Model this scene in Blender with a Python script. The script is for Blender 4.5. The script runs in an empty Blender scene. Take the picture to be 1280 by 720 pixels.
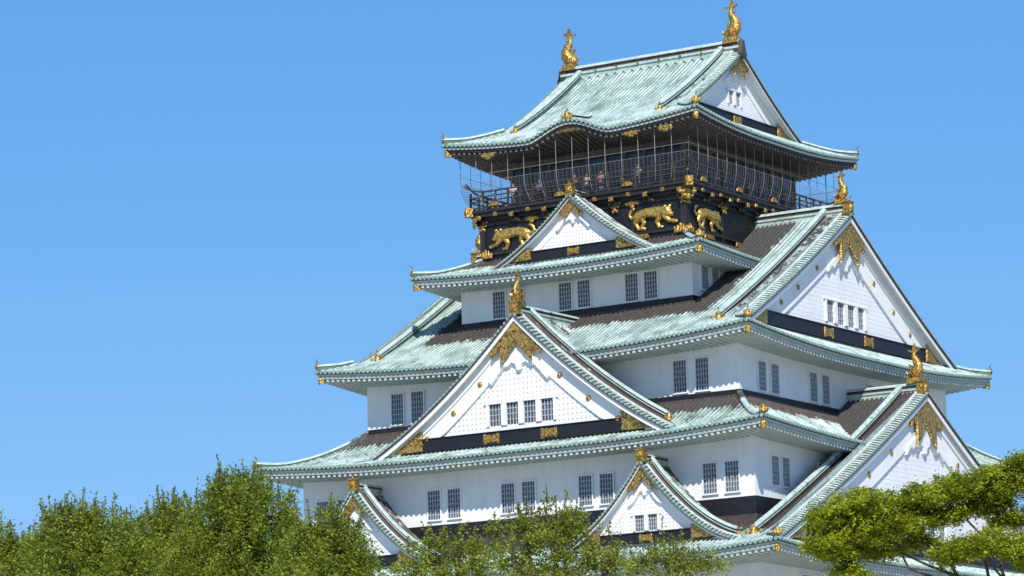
import bpy, bmesh, math, random
import numpy as np
from mathutils import Vector, Matrix
random.seed(7); NR = np.random.default_rng(11)
scene = bpy.context.scene
COL = scene.collection
R = math.radians

# ------------------------------------------------------------------ camera
YAW, PITCH, ROLL = 0.5712, 0.1671, -0.0268
CAMP = Vector((128.7902, -219.3544, -20.0)); FPX = 4591.27
Fv = Vector((-math.sin(YAW)*math.cos(PITCH), math.cos(YAW)*math.cos(PITCH), math.sin(PITCH)))
R0 = Vector((math.cos(YAW), math.sin(YAW), 0)); U0 = R0.cross(Fv)
Rv = math.cos(ROLL)*R0 + math.sin(ROLL)*U0; Uv = -math.sin(ROLL)*R0 + math.cos(ROLL)*U0
cam = bpy.data.cameras.new('camera'); camo = bpy.data.objects.new('camera', cam); COL.objects.link(camo)
M3 = Matrix((Rv, Uv, -Fv)).transposed()
camo.matrix_world = Matrix.Translation(CAMP) @ M3.to_4x4()
cam.sensor_width = 36; cam.lens = FPX*36/1280; cam.clip_start = 1; cam.clip_end = 20000
scene.camera = camo
def at(u, v, d):
    dv = (Fv + Rv*((u-640)/FPX) + Uv*((360-v)/FPX)); return CAMP + dv*d

# ------------------------------------------------------------------ light
SUN = Vector((0.66, -1.0, 1.16)).normalized()
EL = math.asin(SUN.z); AZ = math.atan2(SUN.x, SUN.y)
world = bpy.data.worlds.new('World'); scene.world = world; world.use_nodes = True
wt = world.node_tree; wt.nodes.clear()
sky = wt.nodes.new('ShaderNodeTexSky'); sky.sky_type = 'NISHITA'; sky.sun_disc = False
sky.sun_elevation = EL; sky.sun_rotation = AZ
sky.altitude = 8000; sky.air_density = 1.0; sky.dust_density = 0.0; sky.ozone_density = 5.0
bg = wt.nodes.new('ShaderNodeBackground'); bg.inputs[1].default_value = 0.15
wo = wt.nodes.new('ShaderNodeOutputWorld')
sep = wt.nodes.new('ShaderNodeSeparateColor'); cmb = wt.nodes.new('ShaderNodeCombineColor')   # colour grade of the whole sky
wt.links.new(sky.outputs[0], sep.inputs[0])
for i, (pw, mu) in enumerate(((1.0, 1.00), (.50, 1.78), (.25, 3.42))):
    p_ = wt.nodes.new('ShaderNodeMath'); p_.operation = 'POWER'; p_.inputs[1].default_value = pw
    q_ = wt.nodes.new('ShaderNodeMath'); q_.operation = 'MULTIPLY'; q_.inputs[1].default_value = mu
    wt.links.new(sep.outputs[i], p_.inputs[0]); wt.links.new(p_.outputs[0], q_.inputs[0]); wt.links.new(q_.outputs[0], cmb.inputs[i])
wt.links.new(cmb.outputs[0], bg.inputs[0]); wt.links.new(bg.outputs[0], wo.inputs[0])
sl = bpy.data.lights.new('sun', 'SUN'); sl.energy = 4.2; sl.angle = R(0.53); sl.color = (1, .95, .88)
so = bpy.data.objects.new('sun', sl); COL.objects.link(so); so.location = (60, -90, 120)
so.rotation_euler = SUN.to_track_quat('Z', 'Y').to_euler()
scene.view_settings.view_transform = 'Standard'; scene.view_settings.look = 'None'
scene.view_settings.exposure = 0.25; scene.view_settings.gamma = 1

# ------------------------------------------------------------------ materials
def newmat(name):
    m = bpy.data.materials.new(name); m.use_nodes = True; nt = m.node_tree
    b = nt.nodes['Principled BSDF']; return m, nt, b
def N(nt, t, **k):
    n = nt.nodes.new(t)
    for a, v in k.items(): setattr(n, a, v)
    return n
def noise(nt, scale, detail=4, vec=None, rough=.6, sc=None):
    n = N(nt, 'ShaderNodeTexNoise'); n.inputs['Scale'].default_value = scale
    n.inputs['Detail'].default_value = detail; n.inputs['Roughness'].default_value = rough
    if vec is None:
        tc = N(nt, 'ShaderNodeTexCoord'); vec = tc.outputs['Object']
    if sc:
        mp = N(nt, 'ShaderNodeMapping'); mp.inputs['Scale'].default_value = sc
        nt.links.new(vec, mp.inputs[0]); vec = mp.outputs[0]
    nt.links.new(vec, n.inputs['Vector']); return n.outputs[0]
def ramp(nt, src, stops):
    r = N(nt, 'ShaderNodeValToRGB'); e = r.color_ramp.elements
    while len(e) < len(stops): e.new(.5)
    for i, (p, c) in enumerate(stops):
        e[i].position = p; e[i].color = (c[0], c[1], c[2], 1) if isinstance(c, tuple) else (c, c, c, 1)
    nt.links.new(src, r.inputs[0]); return r.outputs[0]
def mix(nt, f, a, b, mode='MIX'):
    m = N(nt, 'ShaderNodeMix', data_type='RGBA', blend_type=mode)
    for s, v in ((m.inputs[0], f), (m.inputs[6], a), (m.inputs[7], b)):
        if isinstance(v, tuple): s.default_value = (v[0], v[1], v[2], 1)
        elif isinstance(v, (int, float)): s.default_value = v
        else: nt.links.new(v, s)
    return m.outputs[2]
def mth(nt, op, a, b=0.0, c=None):
    m = N(nt, 'ShaderNodeMath', operation=op)
    for i, v in enumerate((a, b) if c is None else (a, b, c)):
        if isinstance(v, (int, float)): m.inputs[i].default_value = v
        else: nt.links.new(v, m.inputs[i])
    return m.outputs[0]
def bump(nt, b, h, dist=.02, st=.6):
    n = N(nt, 'ShaderNodeBump'); n.inputs['Distance'].default_value = dist; n.inputs['Strength'].default_value = st
    nt.links.new(h, n.inputs['Height']); nt.links.new(n.outputs[0], b.inputs['Normal'])
def plain(name, c1, c2, scale=2, rough=.7, metal=0, bd=.01, fine=14, sc=None):
    m, nt, b = newmat(name)
    f = ramp(nt, noise(nt, scale, 5, sc=sc), [(.35, 0.), (.68, 1.)])
    nt.links.new(mix(nt, f, c1, c2), b.inputs['Base Color'])
    b.inputs['Roughness'].default_value = rough; b.inputs['Metallic'].default_value = metal
    bump(nt, b, noise(nt, fine, 3), bd); return m
MT = {}
def copper(name, light, dark, rough=.6):
    m, nt, b = newmat(name)
    big = ramp(nt, noise(nt, .9, 6), [(.3, 0.), (.7, 1.)])
    fine = ramp(nt, noise(nt, 5.5, 5, rough=.7), [(.36, 0.), (.62, 1.)])
    c = mix(nt, big, light, tuple(x*.80 for x in light))
    c = mix(nt, mth(nt, 'MULTIPLY', fine, .75), c, tuple(min(.72, x*1.42) for x in light))
    streak = ramp(nt, noise(nt, 1.5, 8, rough=.85), [(.48, 0.), (.63, 1.)])
    c = mix(nt, mth(nt, 'MULTIPLY', streak, .60), c, dark)
    tn = N(nt, 'ShaderNodeAttribute'); tn.attribute_name = 'tone'
    tv = mth(nt, 'SUBTRACT', tn.outputs['Fac'], .5)
    c = mix(nt, ramp(nt, tv, [(.0, 0.), (.5, .8)]), c, tuple(min(.74, x*1.65) for x in light))
    c = mix(nt, ramp(nt, mth(nt, 'MULTIPLY', tv, -1.), [(.0, 0.), (.5, .75)]), c, dark)
    # brown unweathered copper where rain never reaches, also painted shade in verge tile gaps: attribute set on the mesh, ragged edge
    at_ = N(nt, 'ShaderNodeAttribute'); at_.attribute_name = 'sheltered_or_shaded'
    n2 = noise(nt, 1.3, 8, rough=.75)
    v = mth(nt, 'ADD', at_.outputs['Fac'], mth(nt, 'MULTIPLY', mth(nt, 'SUBTRACT', n2, .5), 1.8))
    v = ramp(nt, v, [(.44, 0.), (.60, 1.)])
    br = mix(nt, fine, (.042, .030, .027), (.095, .070, .060))
    c = mix(nt, v, c, br)
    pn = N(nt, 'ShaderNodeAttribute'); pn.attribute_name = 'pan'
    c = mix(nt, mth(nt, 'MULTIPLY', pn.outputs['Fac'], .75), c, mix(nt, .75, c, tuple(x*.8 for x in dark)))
    nt.links.new(c, b.inputs['Base Color']); b.inputs['Roughness'].default_value = rough
    bump(nt, b, noise(nt, 9, 4), .03, .7); return m
MT['patina'] = copper('green copper patina', (.41, .535, .462), (.085, .13, .112))
MT['patina_cap'] = copper('pale copper ridge', (.43, .56, .485), (.16, .24, .20))
MT['roll_white'] = plain('weathered pale roll', (.58, .62, .57), (.34, .40, .35), 3)
MT['patina_dark'] = plain('dark green copper', (.07, .11, .095), (.15, .22, .19), 2.5)
MT['tile_end'] = plain('tile end copper', (.30, .45, .39), (.16, .25, .21), 5)
MT['brown'] = plain('brown copper', (.045, .032, .028), (.10, .072, .06), 3)
MT['fascia'] = plain('grey green eave board', (.30, .37, .36), (.40, .46, .45), 1.5)
MT['fascia2'] = plain('pale eave lime plaster', (.50, .56, .54), (.62, .66, .63), 1.5)
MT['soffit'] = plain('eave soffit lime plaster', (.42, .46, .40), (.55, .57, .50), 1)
MT['plaster'], nt, b = newmat('white lime plaster')
c = mix(nt, ramp(nt, noise(nt, .5, 5), [(.35, 0.), (.7, 1.)]), (.86, .86, .86), (.78, .78, .785))
c = mix(nt, ramp(nt, noise(nt, 1., 6, rough=.7, sc=(2.6, 2.6, .22)), [(.50, 0.), (.80, .42)]), c, (.58, .57, .54))
c = mix(nt, ramp(nt, noise(nt, 1.6, 8, rough=.8), [(.58, 0.), (.74, .35)]), c, (.60, .60, .58))
nt.links.new(c, b.inputs['Base Color']); b.inputs['Roughness'].default_value = .88; bump(nt, b, noise(nt, 4, 6), .02)
MT['lattice_back'] = plain('grey lattice recess', (.58, .58, .59), (.48, .48, .50), 2, .85)  # darker than the bars: shade of the lattice holes put into the colour
MT['black'] = plain('black lacquer', (.005, .005, .009), (.011, .010, .015), 1.5, .55)
MT['blackwood'] = plain('black timber', (.012, .010, .010), (.03, .025, .022), 3, .6)
MT['panelwood'] = plain('brown eave panels', (.17, .14, .12), (.24, .20, .17), 3, .7)
MT['railwood'] = plain('dark railing timber', (.035, .028, .026), (.07, .056, .05), 3, .6)
MT['darkwood'] = plain('dark brown timber', (.10, .082, .070), (.17, .14, .12), 3, .7)
MT['glass'] = plain('dark window glass', (.035, .042, .055), (.07, .08, .095), 1.5, .25)
MT['grille'] = plain('grey window bars', (.30, .33, .37), (.42, .45, .49), 5, .6)
MT['netting'] = plain('thin grey netting', (.20, .18, .17), (.14, .13, .125), 3, .7)
MT['wire'] = plain('pale steel wire', (.36, .34, .33), (.26, .25, .24), 3, .5)
MT['stone'] = plain('granite blocks', (.20, .19, .17), (.33, .31, .28), .8, .9)
def gold(name, dirt, bd=.07):
    m, nt, b = newmat(name)
    n = noise(nt, 9 if dirt < .5 else 8, 3, rough=.6)
    f = ramp(nt, n, [(.46 - .1*dirt, 0.), (.60, 1.)] if bd > .03 else [(.40, 0.), (.50, 1.)])
    c = mix(nt, f, (.30 - .2*dirt, .17 - .11*dirt, .035), (.74, .47, .12))
    nt.links.new(c, b.inputs['Base Color'])
    b.inputs['Metallic'].default_value = .75; b.inputs['Roughness'].default_value = .42
    bump(nt, b, noise(nt, 7, 3), bd, .9); return m
MT['gold'] = gold('gilded bronze', .15)
MT['gold_smooth'] = gold('polished gilded bronze', .1, .029)
MT['gold_fret'] = gold('gilded openwork', 1.)

# ------------------------------------------------------------------ object helpers
def tag(o, label, cat, group=None, kind=None):
    if label: o['label'] = label
    if cat: o['category'] = cat
    if group: o['group'] = group
    if kind: o['kind'] = kind
    return o
def empty(name, loc):
    o = bpy.data.objects.new(name, None); COL.objects.link(o); o.location = loc; return o
class MB:
    def __init__(s): s.v = []; s.f = []; s.m = []; s.at = {}; s.mi = 0
    def vert(s, p): s.v.append((p[0], p[1], p[2])); return len(s.v)-1
    def face(s, *ids): s.f.append(ids); s.m.append(s.mi)
    def hexa(s, P):   # 8 points: bottom 4, top 4
        i = len(s.v); s.v += [tuple(p) for p in P]
        for q in ((0,3,2,1), (4,5,6,7), (0,1,5,4), (1,2,6,5), (2,3,7,6), (3,0,4,7)):
            s.face(*[i+k for k in q])
    def box(s, x0, x1, y0, y1, z0, z1):
        s.hexa([(x0,y0,z0),(x1,y0,z0),(x1,y1,z0),(x0,y1,z0),(x0,y0,z1),(x1,y0,z1),(x1,y1,z1),(x0,y1,z1)])
    def sweep(s, path, prof, lat=None, closed=True, caps=True):
        """prof: list of (lateral, up) ; path list of Vector; lat: fixed lateral vector or None"""
        n = len(path); k = len(prof); base = len(s.v)
        for i, p in enumerate(path):
            if lat is None:
                t = path[min(i+1, n-1)] - path[max(i-1, 0)]
                l = Vector((t.y, -t.x, 0)); l = l.normalized() if l.length > 1e-6 else Vector((1, 0, 0))
            else: l = lat
            for a, b in prof: s.vert((p.x+l.x*a, p.y+l.y*a, p.z+b))
        for i in range(n-1):
            for j in range(k if closed else k-1):
                a = base+i*k+j; b = base+i*k+(j+1) % k
                s.face(a, b, b+k, a+k)
        if caps and closed:
            s.face(*[base+j for j in range(k)][::-1]); s.face(*[base+(n-1)*k+j for j in range(k)])
    def tube(s, path, rad, seg=6, caps=True):
        n = len(path); base = len(s.v)
        for i, p in enumerate(path):
            t = (path[min(i+1, n-1)] - path[max(i-1, 0)])
            if t.length < 1e-7: t = Vector((0, 0, 1))
            t.normalize(); a = t.orthogonal() if abs(t.z) > .95 else t.cross(Vector((0, 0, 1)))
            a.normalize(); b = t.cross(a); r = rad[i] if isinstance(rad, (list, tuple)) else rad
            for j in range(seg):
                an = 2*math.pi*j/seg; q = p + (a*math.cos(an)+b*math.sin(an))*r; s.vert(q)
        for i in range(n-1):
            for j in range(seg):
                a_ = base+i*seg+j; b_ = base+i*seg+(j+1) % seg; s.face(a_, b_, b_+seg, a_+seg)
        if caps: s.face(*[base+j for j in range(seg)]); s.face(*[base+(n-1)*seg+j for j in range(seg)][::-1])
    def build(s, name, mats, parent=None, label=None, smooth=False):
        me = bpy.data.meshes.new(name); me.from_pydata(s.v, [], s.f)
        for m in (mats if isinstance(mats, list) else [mats]): me.materials.append(MT[m] if isinstance(m, str) else m)
        me.polygons.foreach_set('material_index', s.m)
        if smooth: me.polygons.foreach_set('use_smooth', [True]*len(s.f))
        if 'sheltered_or_shaded' in s.at and 'tone' not in s.at: s.at['tone'] = [.5]*len(s.v)
        for k, vals in s.at.items():
            vals = list(vals)+[.5 if k == 'tone' else 0.]*(len(s.v)-len(vals))
            a = me.attributes.new(k, 'FLOAT', 'POINT'); a.data.foreach_set('value', vals)
        me.update()
        o = bpy.data.objects.new(name, me); COL.objects.link(o)
        if parent is not None:
            o.parent = parent
            pl = Vector((0, 0, 0)); q = parent
            while q is not None: pl += q.location; q = q.parent
            o.location = -pl
        if label: o['label'] = label
        return o
class Side:
    """local frame: u along the eave, w outward, z up"""
    def __init__(s, T, n, cu=0): s.T = Vector((T[0], T[1], 0)); s.n = Vector((n[0], n[1], 0)); s.cu = cu
    def P(s, u, w, z): return Vector((s.T.x*(u+s.cu)+s.n.x*w, s.T.y*(u+s.cu)+s.n.y*w, z))
    def box(s, mb, u0, u1, w0, w1, z0, z1):
        mb.hexa([s.P(u0,w0,z0), s.P(u1,w0,z0), s.P(u1,w1,z0), s.P(u0,w1,z0), s.P(u0,w0,z1), s.P(u1,w0,z1), s.P(u1,w1,z1), s.P(u0,w1,z1)])
FR = Side((1, 0), (0, -1)); RT = Side((0, 1), (1, 0)); BK = Side((-1, 0), (0, 1)); LF = Side((0, -1), (-1, 0))

# relief: raised shape made from capsules (u0,z0,u1,z1,r0,r1), grid heightfield
def relief(mb, side, wpl, shapes, res=.05, depth=.12, cut=None, puff=True):
    us = [c for s_ in shapes for c in (s_[0]-s_[4], s_[0]+s_[4], s_[2]-s_[5], s_[2]+s_[5])]
    zs = [c for s_ in shapes for c in (s_[1]-s_[4], s_[1]+s_[4], s_[3]-s_[5], s_[3]+s_[5])]
    U = np.arange(min(us)-res, max(us)+2*res, res); Z = np.arange(min(zs)-res, max(zs)+2*res, res)
    gu, gz = np.meshgrid(U, Z, indexing='ij'); best = np.full(gu.shape, -9.)
    for (a, b, c, d, r0, r1) in shapes:
        L2 = (c-a)**2+(d-b)**2+1e-9; t = np.clip(((gu-a)*(c-a)+(gz-b)*(d-b))/L2, 0, 1)
        rr = r0+(r1-r0)*t; ds = np.hypot(gu-a-t*(c-a), gz-b-t*(d-b))
        best = np.maximum(best, np.where(ds < rr, np.sqrt(np.maximum(0, rr*rr-ds*ds)), rr-ds))
    if cut is not None: best = np.where(cut(gu, gz), best, -1)
    ins = best > 0
    h = np.minimum(best*.7, depth) if puff else np.full(best.shape, depth)
    h = np.where(ins, h+.02, 0)
    cell = ins[:-1,:-1] | ins[1:,:-1] | ins[:-1,1:] | ins[1:,1:]
    need = np.zeros(ins.shape, bool)
    need[:-1,:-1] |= cell; need[1:,:-1] |= cell; need[:-1,1:] |= cell; need[1:,1:] |= cell
    idx = -np.ones(ins.shape, int)
    for i, j in np.argwhere(need): idx[i, j] = mb.vert(side.P(float(U[i]), wpl+float(h[i, j]), float(Z[j])))
    for i, j in np.argwhere(cell): mb.face(int(idx[i,j]), int(idx[i+1,j]), int(idx[i+1,j+1]), int(idx[i,j+1]))

# ------------------------------------------------------------------ ground
def disc(name, r, z, mat, label=None):
    mb = MB(); c = mb.vert((0, 0, z)); ring = [mb.vert((r*math.cos(a*math.pi/32), r*math.sin(a*math.pi/32), z)) for a in range(64)]
    for i in range(64): mb.face(c, ring[i], ring[(i+1) % 64])
    o = mb.build(name, mat); o['kind'] = 'structure'; return o
MT['ground'] = plain('gravel and dry grass', (.42, .39, .32), (.30, .31, .20), .08, .95, bd=.05)
disc('ground', 6000, -21.6, 'ground')
GZ = -21.6

# ================================================================== CASTLE
castle = empty('castle_tower', (0, 0, GZ))
tag(castle, 'white and black Japanese castle keep with green copper roofs and gold ornaments', 'castle')
ROOFS = {}
def roofdef(key, **k): ROOFS[key] = k; k['K'] = k['ia'] and (k['a']-k['ia'])/(k['b']-k['ib']); return k
r5 = roofdef('5', a=10.27, b=11.6, ia=6.9, ib=7.7, z0=31.65, c1=.44, c2=.0131, L=.66, D=9.5)
r4 = roofdef('4', a=11.54, b=13.97, ia=8.05, ib=9.85, z0=22.3, c1=.30, c2=.053, L=.46, D=11.)
r3 = roofdef('3', a=17.0, b=17.73, ia=9.2, ib=11.15, z0=15.66, c1=.495, c2=.0048, L=.76, D=15.)
r2 = roofdef('2', a=19.75, b=21.18, ia=14.59, ib=14.98, z0=9.08, c1=.20, c2=.073, L=.62, D=15.)
r1 = roofdef('1', a=21.68, b=23.48, ia=17.48, ib=18.61, z0=1.1, c1=.43, c2=.0036, L=.64, D=15.)
for r in (r5, r3, r1): r['K'] = 1.0
r5['g'] = (6.55, 7.45); r3['g'] = (14.55, 15.45); r1['g'] = (19.88, 20.6)   # gable wall plane, verge plane
def Zr(r, hp, ha, u=None):
    z = r['z0']+r['c1']*hp+r['c2']*hp*hp + r['L']*max(0, 1-ha/r['D'])**2*max(0, 1-hp/5.5)**1.5
    if r.get('sag') and hp > r['sag'][1]: z -= r['sag'][0]*math.sin(math.pi*min(1, (hp-r['sag'][1])/(r['b']-r['sag'][1])))
    if u is not None and r.get('kara') and abs(u) < 4.3:
        bz = r['z0'] - .1 + 1.15*(.5+.5*math.cos(math.pi*u/4.3))**1.15 + .10*hp
        d = bz - z; k = .12
        z = z + (d if d > k else (0 if d < -k else (d+k)**2/(4*k)))
    return z
SIDEDEF = [('front', FR, 'a', 'b'), ('right', RT, 'b', 'a'), ('back', BK, 'a', 'b'), ('left', LF, 'b', 'a')]
def sfun(r, alongkey, front):
    """returns height at local (u, w)"""
    A = r[alongkey]; W = r['b'] if alongkey == 'a' else r['a']; K = r['K']
    def f(u, w):
        if alongkey == 'a': hp = (W-w)*K; ha = A-abs(u)
        else: hp = W-w; ha = (A-abs(u))*K
        return Zr(r, hp, ha, u if front else None)
    return f
PITCH_T = .355
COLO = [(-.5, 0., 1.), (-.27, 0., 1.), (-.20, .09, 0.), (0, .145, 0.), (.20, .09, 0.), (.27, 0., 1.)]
def shelter(r, x, y):
    up = r.get('up'); s = r.get('bias', 0.)
    if up:
        d = min(up[0]-abs(x), up[1]-abs(y)); s = max(s, min(1.25, max(0, .45+d*.8)))
    return s
def rollgrid(mb, cols, ptf, rows, shel=None, tone_amp=1.0, gap_shade=0.):
    """cols: list of (param, bump, pan); ptf(param, j)->Vector ; rows count"""
    base = len(mb.v); SA = mb.at.setdefault('sheltered_or_shaded', []); PA = mb.at.setdefault('pan', []); TA = mb.at.setdefault('tone', [])
    tone = [.5]*rows
    for ci, (c, bh, pn) in enumerate(cols):
        if ci % 6 == 0: tone = [min(1, max(0, .5+.5*tone_amp*(tone[j]-.5)+random.gauss(0, .21*tone_amp))) for j in range(rows)]
        for j in range(rows):
            TA.append(tone[j] if pn == 0 else .5)
            p = ptf(c, j); mb.vert((p.x, p.y, p.z+bh)); SA.append((shel(p) if shel else 0.)+(gap_shade if pn > 0 else 0)); PA.append(pn)
    for i in range(len(cols)-1):
        for j in range(rows-1):
            a = base+i*rows+j; mb.face(a, a+rows, a+rows+1, a+1)
def centres(u0, u1):
    n = max(1, round((u1-u0)/PITCH_T)); p = (u1-u0)/n; return [u0+p*(i+.5) for i in range(n)], p
def discs(mb, side, pts, r=.125, th=.06, vec=None):
    for (u, w, z) in pts:
        b = len(mb.v)
        for k in (0, 1):
            for j in range(8):
                an = j*math.pi/4+.39; mb.vert(side.P(u+r*math.cos(an), w+k*th, z+r*math.sin(an)))
        mb.face(*[b+8+j for j in range(8)])
        for j in range(8): mb.face(b+j, b+(j+1) % 8, b+8+(j+1) % 8, b+8+j)
def arr(a, b, n): return [a+(b-a)*i/n for i in range(n+1)]

def build_roof(key, fascia='fascia', soffit='soffit', rafter='fascia2', dark=False):
    r = ROOFS[key]; a, b = r['a'], r['b']
    surf = MB(); ends = MB(); edge = MB(); fas = MB(); raf = MB(); sof = MB()
    gab = r.get('g')
    for nm, side, ak, wk in SIDEDEF:
        A = r[ak]; W = r[wk]; K = r['K']; f = sfun(r, ak, nm == 'front')
        main = ak == 'a'
        cs, p = centres(-A+.02, A-.02)
        cols = []
        for c in cs:
            for o, bh, pn in COLO: cols.append((c+o*p, bh, pn))
        cols.append((cs[-1]+.5*p, 0, 1.))
        inner = r['ib'] if main else r['ia']
        def wmin(u):
            if main: hip = (A-abs(u))/K
            else: hip = (A-abs(u))*K
            if gab:
                if main: lim = W if abs(u) <= gab[1]-.85 else 0
                else: lim = 0
                if main: return W-max(min(hip, W), lim) if abs(u) > gab[1]-.85 else 0.
                return W-min(hip, W-gab[0]+.05)
            return max(W-hip, inner-.05)
        nrow = 18 if (gab and main) else 10
        def ptf(u, j):
            w0 = wmin(u); t = (j/(nrow-1))**1.25; w = W-(W-w0)*t; return side.P(u, w, f(u, w))
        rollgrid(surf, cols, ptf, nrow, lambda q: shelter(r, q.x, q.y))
        surf.mi = 1; discs(surf, side, [(c, W-.03, f(c, W)+.01) for c in cs]); surf.mi = 0
        for k_, v_ in surf.at.items(): v_ += [.5 if k_ == 'tone' else 0.]*(len(surf.v)-len(v_))
        # eave edge layers
        nu = 90; us = [-A+2*A*i/nu for i in range(nu+1)]
        def strip(mb, w0, w1, zt, zb, inset):
            path = []
            for u in us:
                uu = max(-A+inset, min(A-inset, u)); path.append((uu, f(uu, W)))
            base = len(mb.v)
            for uu, z in path:
                for (w, zz) in ((w1, zt), (w1, zb), (w0, zb), (w0, zt)): mb.vert(side.P(uu, w, z+zz))
            for i in range(len(path)-1):
                for j in range(4):
                    q = base+i*4+j; s_ = base+i*4+(j+1) % 4; mb.face(q, s_, s_+4, q+4)
        strip(edge, W-.30, W-.05, -.012, -.13, .05)  # dark strip stands in for the shadow gap below the tile ends
        fas.mi = 0; strip(fas, W-.34, W-.12, -.132, -.27 if dark else -.21, .14)
        fas.mi = 1; strip(fas, W-.40, W-.20, -.272 if dark else -.212, -.44, .20)
        # soffit
        win = (r['ib'] if main else r['ia'])
        base = len(sof.v); zin = r['z0']-.35
        for u in us:
            uu = max(-A+.32, min(A-.32, u))
            z1 = f(uu, W)-.43
            hip = (A-abs(uu))/K if main else (A-abs(uu))*K
            w_in = max(win-.05, W-hip)
            for t in (0, .33, .66, 1): 
                w = (W-.30)+(w_in-(W-.30))*t if w_in < W-.3 else W-.3
                g = (W-.3-w)/(W-.3-win); zz = z1*(1-g)+zin*g
                sof.vert(side.P(uu, w, zz))
        for i in range(len(us)-1):
            for j in range(3): q = base+i*4+j; sof.face(q, q+1, q+5, q+4)
        # rafters
        nr = round(2*A/.44)
        for i in range(nr):
            u = -A+.45+(2*A-.9)*i/(nr-1)
            hip = (A-abs(u))/K if main else (A-abs(u))*K
            wi = max(win, W-hip); wo_ = W-.26
            if wo_-wi < .1: continue
            z1 = f(u, W)-.43; g = (W-.3-wi)/(W-.3-win); z2 = z1*(1-g)+zin*g
            hw = .095
            raf.hexa([side.P(u-hw, wi, z2-.17), side.P(u+hw, wi, z2-.17), side.P(u+hw, wo_, z1-.19), side.P(u-hw, wo_, z1-.19),
                      side.P(u-hw, wi, z2+.01), side.P(u+hw, wi, z2+.01), side.P(u+hw, wo_, z1+.01), side.P(u-hw, wo_, z1+.01)])
    ro = surf.build('roof', ['patina', 'tile_end'], castle, smooth=False)
    edge.build('eave_edge', 'brown', ro)
    fas.build('fascia', ['fascia2' if not dark else 'fascia2', fascia], ro)
    raf.build('rafter', rafter, ro); sof.build('soffit', soffit, ro)
    # hips
    for sx in (-1, 1):
        for sy in (-1, 1):
            if gab: hmax = a-gab[1]+.35
            else: hmax = a-r['ia']
            hmax -= 0
            path = []
            for i in range(13):
                h = .12+(hmax-.12)*i/12
                up = .16*max(0, 1-h/1.3)
                path.append(Vector((sx*(a-h), sy*(b-h/r['K']), Zr(r, h, h)+up)))
            m = MB(); m.mi = 1; m.sweep(path, [(-.15, -.1), (.15, -.1), (.15, .20), (-.15, .20)])
            m.mi = 0; m.sweep([q+Vector((0, 0, .205)) for q in path], [(-.20, 0), (.20, 0), (.17, .09), (.07, .16), (-.07, .16), (-.17, .09)])
            m.at['sheltered_or_shaded'] = [shelter(r, v[0], v[1])*.5 for v in m.v]; m.at['pan'] = [0.]*len(m.v)
            m.build('hip_ridge', ['patina_cap', 'patina_dark'], ro)
            # corner ornament: gilded face plate, pale block, spike
            d = Vector((sx, sy, 0)).normalized(); q0 = path[0]
            lat = Vector((-d.y, d.x, 0)); m = MB(); m.mi = 0
            S_ = Side((lat.x, lat.y), (d.x, d.y))
            cu = q0.x*lat.x+q0.y*lat.y; cw = q0.x*d.x+q0.y*d.y
            zq = q0.z+.05
            sh = [(cu-.15, zq+.12, cu+.15, zq+.12, .13, .13), (cu, zq+.1, cu, zq+.42, .15, .07), (cu-.14, zq+.15, cu-.27, zq+.33, .07, .035), (cu+.14, zq+.15, cu+.27, zq+.33, .07, .035)]
            relief(m, S_, cw+.01, sh, .035, .1)
            m.mi = 1; bw = .13
            m.hexa([S_.P(cu-bw, cw-.22, q0.z+.1), S_.P(cu+bw, cw-.22, q0.z+.1), S_.P(cu+bw, cw, q0.z+.1), S_.P(cu-bw, cw, q0.z+.1),
                    S_.P(cu-bw, cw-.22, q0.z+.48), S_.P(cu+bw, cw-.22, q0.z+.48), S_.P(cu+bw, cw, q0.z+.48), S_.P(cu-bw, cw, q0.z+.48)])
            m.mi = 2; m.tube([S_.P(cu, cw-.1, q0.z+.45), S_.P(cu, cw+.02, q0.z+.66), S_.P(cu, cw+.2, q0.z+.80)], [.05, .04, .015], 5)
            m.build('corner_ornament', ['gold', 'patina_cap', 'patina_dark'], ro)
            m = MB(); m.mi = 0   # gilded cap of the hip rafter under the corner
            zc = Zr(r, 0, 0)-.47; cw2 = (Vector((sx*a, sy*b, 0))).dot(d)
            cu2 = (Vector((sx*a, sy*b, 0))).dot(lat)
            for (k, w0, w1, zz0, zz1) in ((0, cw2-.75, cw2-.33, zc-.32, zc+.05),):
                m.hexa([S_.P(cu2-.15, w0, zz0), S_.P(cu2+.15, w0, zz0), S_.P(cu2+.15, w1, zz0), S_.P(cu2-.15, w1, zz0), S_.P(cu2-.15, w0, zz1), S_.P(cu2+.15, w0, zz1), S_.P(cu2+.15, w1, zz1), S_.P(cu2-.15, w1, zz1)])
            relief(m, S_, cw2-.325, [(cu2, zc-.2, cu2, zc+.02, .15, .17), (cu2, zc-.36, cu2, zc-.2, .05, .12)], .04, .05)
            m.mi = 1
            m.hexa([S_.P(cu2-.13, cw2-4.2, zc-.33), S_.P(cu2+.13, cw2-4.2, zc-.33), S_.P(cu2+.13, cw2-.76, zc-.25), S_.P(cu2-.13, cw2-.76, zc-.25),
                    S_.P(cu2-.13, cw2-4.2, zc-.2), S_.P(cu2+.13, cw2-4.2, zc-.2), S_.P(cu2+.13, cw2-.76, zc+.02), S_.P(cu2-.13, cw2-.76, zc+.02)])
            m.build('hip_rafter', ['gold', rafter], ro)
    return ro
r5['kara'] = True
r4['up'] = (r5['a']-.6, r5['b']-.2); r4['bias'] = .12
r3['up'] = (r4['a']-.1, r4['b']-.75); r3['bias'] = .16
r2['up'] = (r3['a']-1.2, r3['b']-1.2); r2['bias'] = .36
r1['up'] = (r2['a']-.5, r2['b']-1.3); r1['bias'] = .26
roof5 = build_roof('5', fascia='blackwood', soffit='panelwood', rafter='darkwood', dark=True)
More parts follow.
